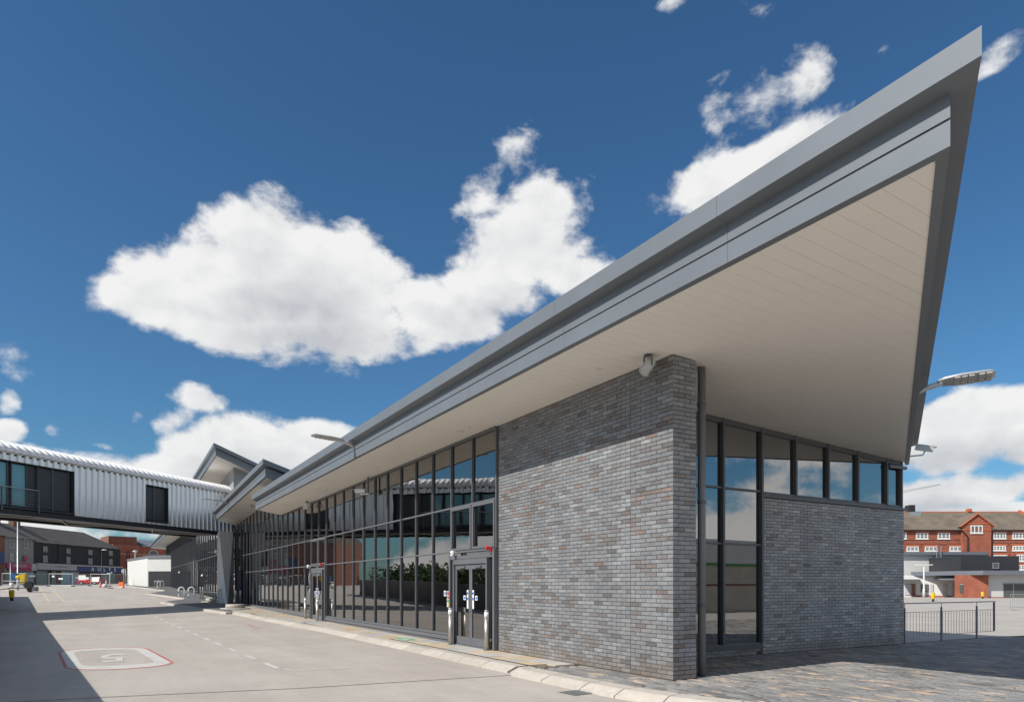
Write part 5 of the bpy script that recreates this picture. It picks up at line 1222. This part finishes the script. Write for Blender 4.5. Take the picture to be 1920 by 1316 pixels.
# boundary wall whose shade falls across the yard
bw = thing('boundary_wall', 'ribbed concrete boundary wall along the far side of the yard', 'wall')
ya = -16.0; k = 0
while ya < 66:
    yb = ya + 3.0
    A_ = Vector((-8.16 - 2.08 - (ya - 3.1) * .1, ya, 0)); C_ = Vector((-8.16 - 2.08 - (yb - 3.1) * .1, yb, 0)); g0, g1 = RD + G(A_.x, A_.y), RD + G(C_.x, C_.y); d = Vector((-.25, 0, 0))
    v = [(A_.x, A_.y, g0 - .2), (C_.x, C_.y - .012, g1 - .2), (C_.x, C_.y - .012, g1 + 1.70), (A_.x, A_.y, g0 + 1.70)]; v += [(x - .25, y, z) for x, y, z in v]
    b = MB(); b.add(v, [(0, 1, 2, 3), (7, 6, 5, 4), (3, 2, 6, 7), (0, 3, 7, 4), (1, 5, 6, 2)]); b.build('wall_panel', 'wallconc', bw); ya = yb

# ------------------------------------------------------------------ yard to the east: long brick block and low white buildings
FV = Facade(1600, 120, 1990, 120, -.3)
vb = FV.root('brick_block', 'long red brick block with white windows, steep roof and pointed gable', 'building')
ezv = FV.lo(1750, 992.5)[1]; rzv = 1.578 + .3 + (1097 - 959.5) / FPX * 125.5
MB().box(0, FV.w, 0, 11, 0, ezv).build('wall', 'redbrick', vb)
rfv = MB().extr([(-.45, ezv - .05), (5.5, rzv), (11.4, ezv - .05)], -.3, FV.w + .3).build('roof', 'tile', vb)
MB().box(0, FV.w, 5.35, 5.65, rzv - .12, rzv + .08).build('ridge_tiles', 'arch', rfv)
MB().box(-.2, FV.w + .2, -.49, -.40, ezv - .24, ezv - .06).build('gutter', 'black', rfv)
WV = [(1673, 1699.5, 998.5, 1010), (1717.5, 1740, 998.5, 1010), (1758, 1780.7, 998.5, 1010), (1862.5, 1886, 998, 1009.7), (1898, 1922, 998, 1009.7), (1934, 1957, 998, 1009.7), (1699.5, 1722.3, 1024, 1033), (1734, 1757.3, 1024, 1033), (1780, 1803, 1024, 1033), (1815.5, 1838.5, 1024, 1033), (1862, 1885.5, 1022.8, 1032), (1898, 1922, 1022.8, 1032), (1862, 1888, 1040, 1053), (1906, 1925, 1039, 1052), (1903, 1926, 1059, 1068)]
for r in WV:
    a = FV.rect(*r); n = 4 if r[0] > 1850 else 3
    window(vb, a, 'whitegloss', 'pane', n, 1, .17, .05)
    MB().box(a[0] - .35, a[1] + .35, -.10, -.0, a[3] + .02, a[3] + .42).build('lintel', 'arch', vb); MB().box(a[0] - .4, a[1] + .4, -.16, -.0, a[3] + .43, a[3] + .53).build('hood_mould', 'brickdark', vb)
for v in (1011.5, 1020): zc = FV.lo(1750, v)[1]; MB().box(0, FV.w, -.07, -.002, zc - .06, zc + .06).build('string_course', 'brickdark', vb)
# gable
a = FV.rect(1801, 1855, 985.5, 1012); gx0, gx1 = a[0], a[1]; gz = a[3]; pk = FV.lo(1828.5, 966)[1]
b = MB(); P = [(gx0, 4), (gx1, 4), (gx1, gz), ((gx0 + gx1) / 2, pk), (gx0, gz)]; b.add([(x, -.5, z) for x, z in P] + [(x, .02, z) for x, z in P], [(0, 1, 2, 3, 4)] + [(i, 5 + i, 5 + (i + 1) % 5, (i + 1) % 5) for i in range(5)]); gb = b.build('gable', 'redbrick', vb)
xm = (gx0 + gx1) / 2
b = MB(); b.add([(gx0 - .5, -.65, gz - .25), (xm, -.65, pk + .2), (xm, 5.2, pk + .2), (gx0 - .5, 2.5, gz - .25), (gx1 + .5, -.65, gz - .25), (gx1 + .5, 2.5, gz - .25)], [(0, 1, 2, 3), (1, 4, 5, 2)]); b.build('gable_roof', 'tile', gb)
b = MB(); b.tube([(gx0 - .5, -.68, gz - .22), (xm, -.68, pk + .22), (gx1 + .5, -.68, gz - .22)], .13, 6); b.build('gable_coping', 'arch', gb)
T_ = Matrix.Translation((0, -.5, 0)); w = FV.rect(1815.8, 1838.5, 985, 999.7); window(gb, w, 'whitegloss', 'pane', 3, 1, .17, .05).location = (0, -.5, 0)
for v in (981.5, 993): zc = FV.lo(1828, v)[1]; wd = 2.4 if v < 985 else (gx1 - gx0) / 2; MB().box(xm - wd, xm + wd, -.57, -.502, zc - .12, zc + .12).build('brick_band', 'arch', gb)
zc = FV.lo(1750, 1030)[1]
b = MB(); c1, c2, c3 = FV.lo(1798.5, 994), FV.lo(1810, 1006), FV.lo(1810, 1040); b.tube([(c1[0], -.62, c1[1]), (c2[0], -.66, c2[1]), (c3[0], -.66, c3[1])], .11, 8); b.build('drainpipe', 'black', vb)
c1, c3 = FV.lo(1858.5, 990), FV.lo(1858.5, 1050); b = MB(); b.tube([(c1[0], -.15, c1[1]), (c3[0], -.15, c3[1])], .12, 8); b.build('drainpipe', 'black', vb)
FV2 = Facade(1600, 125.5, 1990, 125.5, -.3); dx_ = (FV2.o - FV.o).dot(FV.x); a = FV2.rect(1701, 1718.5, 946, 957.5); a = (a[0] + dx_, a[1] + dx_); MB().box(a[0], a[1] - .7, 4.7, 6.3, rzv - .1, rzv + 1.2).build('roof_vent', 'black', vb); MB().box(a[0] - .15, a[1] + .15, 4.2, 6.6, rzv - 1.2, rzv - .105).build('vent_flashing', 'galv', vb)
c = (FV2.lo(1816.5, 957)[0] + dx_,); MB().box(c[0] - .35, c[0] + .35, 5.1, 5.9, rzv, rzv + .55).build('chimney', 'arch', vb)
c = (FV2.lo(1912, 960)[0] + dx_,); b = MB(); b.extr([(-.5, ezv + .05), (5.5, rzv + .35), (11.4, ezv + .05), (11.4, ezv - .2), (5.5, rzv - .1), (-.5, ezv - .2)], c[0] - .2, c[0] + .2); b.build('party_parapet', 'arch', vb)
# white buildings
lb = thing('white_depot', 'low white depot with red brick block and grey flat canopy', 'building')
def flatpoly(pts, v0, v1, dref, uref, m, name, parent, zadd=0):
    z0 = 1.578 + (1097 - v1) / FPX * dref; z1 = 1.578 + (1097 - v0) / FPX * dref
    P = [at(u, YH, d) for u, d in pts]; A_ = sum(P[i].x * P[(i + 1) % len(P)].y - P[(i + 1) % len(P)].x * P[i].y for i in range(len(P)))
    if A_ < 0: P.reverse()
    return MB().prism([(p.x, p.y) for p in P], z0, z1).build(name, m, parent)
flatpoly([(1660, 106), (1853.5, 106), (1853, 112), (1660, 112)], 1034, 1040, 106, 0, 'greyroof', 'rear_fascia', lb); flatpoly([(1665, 106.6), (1850, 106.6), (1850, 112), (1665, 112)], 1040.05, 1118.5, 106.6, 0, 'white', 'rear_wall', lb)
bx_ = flatpoly([(1801.4, 97), (1911, 97), (1911, 108), (1734, 108)], 1042, 1070, 97, 0, 'darkclad', 'plant_box', lb)
a0, a1 = at(1860.7, YH, 96.9), at(1872.7, YH, 96.9); zz0, zz1 = 1.578 + (1097 - 1065.7) / FPX * 96.9, 1.578 + (1097 - 1054.6) / FPX * 96.9; d = (a1 - a0).normalized()
TT = Matrix(((d.x, AX.x, 0, a0.x), (d.y, AX.y, 0, a0.y), (0, 0, 1, 0), (0, 0, 0, 1))); window(lb, (0, (a1 - a0).length, zz0, zz1), 'galv', 'pane', 1, 0, .1, .05, 'window', False).matrix_world = TT
flatpoly([(1708, 100), (1843, 91), (1960, 91), (1960, 104), (1708, 104)], 1069.5, 1077.5, 92, 0, 'greyroof', 'canopy', lb)
flatpoly([(1690, 100.5), (1789.8, 97), (1789.8, 104), (1690, 106)], 1078, 1119.2, 99, 0, 'white', 'front_wall', lb)
flatpoly([(1789.9, 93), (1853.4, 92), (1853.4, 103), (1789.9, 103)], 1077.6, 1121.2, 92.5, 0, 'redbrick', 'brick_front', lb)
flatpoly([(1853.6, 92.5), (1960, 92.5), (1960, 103), (1853.6, 103)], 1077.6, 1121.2, 92.5, 0, 'white', 'side_wall', lb)
FW = Facade(1690, 100.4, 1789.8, 96.9, 0); 
def on_facade(Fc, r, m, name, parent, out=.06, thick=.1):
    a = Fc.rect(*r); TT = Matrix(((Fc.x.x, Fc.y.x, 0, Fc.o.x), (Fc.x.y, Fc.y.y, 0, Fc.o.y), (0, 0, 1, 0), (0, 0, 0, 1)))
    return MB().box(a[0], a[1], -out, -out + thick, a[2] + Fc.zb, a[3] + Fc.zb, TT).build(name, m, parent)
for r, m, nm in (((1726.5, 1741, 1094.7, 1109.7), 'pane', 'window'), ((1744.5, 1750, 1094.7, 1117), 'signgrey', 'door'), ((1768.5, 1775, 1094.7, 1119), 'signgrey', 'door'), ((1784.5, 1789.5, 1094.7, 1119), 'signgrey', 'door'), ((1709, 1716, 1094.7, 1116.5), 'brickdark', 'brick_panel'), ((1696, 1708.8, 1095, 1115), 'signgrey', 'shutter'), ((1716.2, 1789, 1116, 1119.2), 'redbrick', 'brick_base')): on_facade(FW, r, m, nm, lb, .05 if nm != 'brick_base' else .03)
flatpoly([(1751, 95.5), (1792, 94), (1792, 97.4), (1751, 98.8)], 1084.3, 1087, 96, 0, 'greyroof', 'door_canopy', lb); flatpoly([(1690, 97), (1725, 97), (1725, 101), (1690, 101)], 1085.6, 1087.6, 98, 0, 'greyroof', 'door_canopy', lb)
FR = Facade(1789.9, 93, 1853.4, 92, 0); on_facade(FR, (1799.6, 1806, 1096, 1111.5), 'pane', 'window', lb); on_facade(FR, (1799, 1806.6, 1094.5, 1095.9), 'greyclad', 'lintel', lb)
FS = Facade(1853.6, 92.5, 1960, 92.5, 0); on_facade(FS, (1881.5, 1960, 1095.5, 1121), 'pane', 'entrance', lb, .04); on_facade(FS, (1880, 1960, 1093.5, 1095.4), 'greyroof', 'entrance_head', lb, .1); on_facade(FS, (1899, 1900.2, 1095.5, 1121), 'galv', 'entrance_mullion', lb, .08, .03); on_facade(FS, (1854, 1881, 1118.8, 1121.2), 'redbrick', 'brick_base', lb, .03)
lad = thing('roof_ladder', 'thin galvanised ladder cage on the white rear wall', 'ladder')
for u in (1756.5, 1764.5): p = at(u, YH, 105.8); MB().tube([(p.x, p.y, 5.0), (p.x, p.y, 1.578 + 75 / FPX * 105.8)], .05, 6).build('stile', 'galv', lad)
for k in range(10): p, q = at(1756.5, YH, 105.8), at(1764.5, YH, 105.8); z = 5.2 + k * .26; MB().tube([(p.x, p.y, z), (q.x, q.y, z)], .03, 5).build('rung', 'galv', lad)
column(1732.3, 94, 1059, 'pale lamp column with two short flat heads in the right yard', 'double', .11, 'white')
# crowd barrier at the frame edge
p = gp(1903, 1144); t = thing('crowd_barrier', 'galvanised crowd barrier standing in the right yard', 'barrier', (p.x, p.y, p.z), -TH)
MB().tube([(-.3, 0, .08), (-.3, 0, 1.1), (1.9, 0, 1.1), (1.9, 0, .08)], .022, 8).tube([(-.3, 0, .2), (1.9, 0, .2)], .016, 6).build('frame', 'galv', t)
for k in range(16): MB().tube([(-.17 + k * .13, 0, .2), (-.17 + k * .13, 0, 1.1)], .008, 5).build('bar', 'galv', t)
for x in (0, 1.6): MB().box(x - .03, x + .03, -.3, .3, 0, .05).build('foot', 'galv', t)
# tower crane far off
P0 = at(1672, 928, 330); P1 = at(1763, 908.5, 330); base = at(1660, YH, 330); t = thing('tower_crane', 'thin far tower crane jib above the brick block', 'crane')
d = (P1 - P0); k = 24; j = MB(); up = Vector((0, 0, 1.1))
j.tube([P0, P1], .10, 4).tube([P0 + up, P1 + up * .3], .10, 4)
for i in range(k): a = P0.lerp(P1, i / k); c = P0.lerp(P1, (i + 1) / k) + up * (1 - .7 * i / k); j.tube([a, c], .07, 3)
j.build('jib', 'greyclad', t); m_ = MB(); m_.box(P0.x - .6, P0.x + .6, P0.y - .6, P0.y + .6, -1, P0.z + 5); m_.build('mast', 'greyclad', t)

# ------------------------------------------------------------------ what the glass looks out on: trees, sheds, hills
def tree(x, y, h, r, label, m='leaf', seed=0):
    rnd = random.Random(seed); z0 = RD + G(x, y); t = thing('tree', label, 'tree', (x, y, z0), 0, 'trees behind the boundary wall')
    tr = MB(); tr.tube([(0, 0, -.2), (.05, 0, h * .35), (.1, .1, h * .7)], [.22, .16, .06], 8)
    for k in range(6): a = rnd.uniform(0, 6.28); tr.tube([(.06, 0, h * rnd.uniform(.3, .5)), (math.cos(a) * r * .7, math.sin(a) * r * .7, h * rnd.uniform(.55, .85))], [.08, .03], 6)
    tr.build('trunk', 'bark', t)
    cr = MB(); cl = [(rnd.gauss(0, r * .45), rnd.gauss(0, r * .45), h * rnd.uniform(.16, .92), rnd.uniform(.5, 1.0)) for k in range(30)]
    for (cx_, cy_, cz_, cs) in cl:
        for k in range(70):
            p = Vector((rnd.gauss(0, 1), rnd.gauss(0, 1), rnd.gauss(0, .8))); p = p.normalized() * rnd.uniform(.5, 1.05) * cs * r * .42 + Vector((cx_, cy_, cz_)); q = Euler((rnd.uniform(0, 6), rnd.uniform(0, 6), rnd.uniform(0, 6))).to_matrix(); s_ = rnd.uniform(.14, .28)
            cr.add([p + q @ Vector(v) * s_ for v in ((-1, -.6, 0), (1, -.6, .2), (1, .6, 0), (-1, .6, -.2))], [(0, 1, 2, 3)])
    cr.build('crown', m, t)
TS = [(-34, 58, 2.6, 3.2), (-38, 69, 3.4, 3.8), (-36, 81, 2.6, 3.8), (-42, 92, 3.6, 4.2), (-41, 105, 2.9, 4.4), (-48, 118, 4.0, 4.6), (-46, 134, 3.6, 4.8)]
TL = ['leafy tree behind the wall, closest to the camera', 'rounded leafy tree, second behind the wall', 'small leafy tree, third behind the wall', 'leafy tree, fourth behind the wall', 'tall leafy tree, fifth behind the wall', 'leafy tree, sixth behind the wall', 'tallest leafy tree at the far end behind the wall']
for i, (x, y, h, r) in enumerate(TS): tree(x, y, h, r, TL[i], 'leaf' if i % 2 else 'leaf2', i)
sh = thing('shed', 'long low dark shed beyond the boundary wall', 'shed'); MB().box(-78, -66, 10, 70, -.2, 3.0).build('wall', 'brickdark', sh); MB().extr([(-78.5, 3.0), (-72, 5), (-65.5, 3.0)], 9, 71, Matrix(((0, 1, 0, 0), (1, 0, 0, 0), (0, 0, 1, 0), (0, 0, 0, 1)))).build('roof', 'greyroof', sh)
wh = thing('warehouse', 'cream warehouse with a green roof edge mirrored in the side windows', 'warehouse')
MB().box(20, 130, -62, -45, -.2, 3.9).build('wall', 'creamwall', wh); MB().box(19.8, 130.2, -62.2, -44.8, 3.9, 4.25).build('roof_edge', 'green', wh); MB().prism([(19.8, -62.2), (130.2, -62.2), (130.2, -44.8), (19.8, -44.8)], 4.255, lambda x, y: 4.3 + .16 * (y + 62)).build('roof', 'white', wh)
yw = thing('yard_wall', 'cream yard wall with brick coping mirrored in the side windows', 'wall'); MB().box(2, 90, -17.3, -17.0, -.2, 1.55).build('wall', 'creamwall', yw); MB().box(2, 90, -17.35, -16.95, 1.55, 1.66).build('coping', 'brickdark', yw)
hm = MB(); n = 80
for k in range(n + 1):
    a = R(-140) + R(130) * k / n; rr = 1100; hgt = 26 + 16 * mnoise.noise(Vector((k * .13, 0, 3))); x, y = rr * math.cos(a), rr * math.sin(a); hm.v += [(x, y, -5), (x * 1.15, y * 1.15, hgt), (x * 1.5, y * 1.5, hgt * .6)]
for k in range(n): hm.f += [(3 * k, 3 * k + 3, 3 * k + 4, 3 * k + 1), (3 * k + 1, 3 * k + 4, 3 * k + 5, 3 * k + 2)]
hm.build('hills', 'hill', None, True, kind='structure')
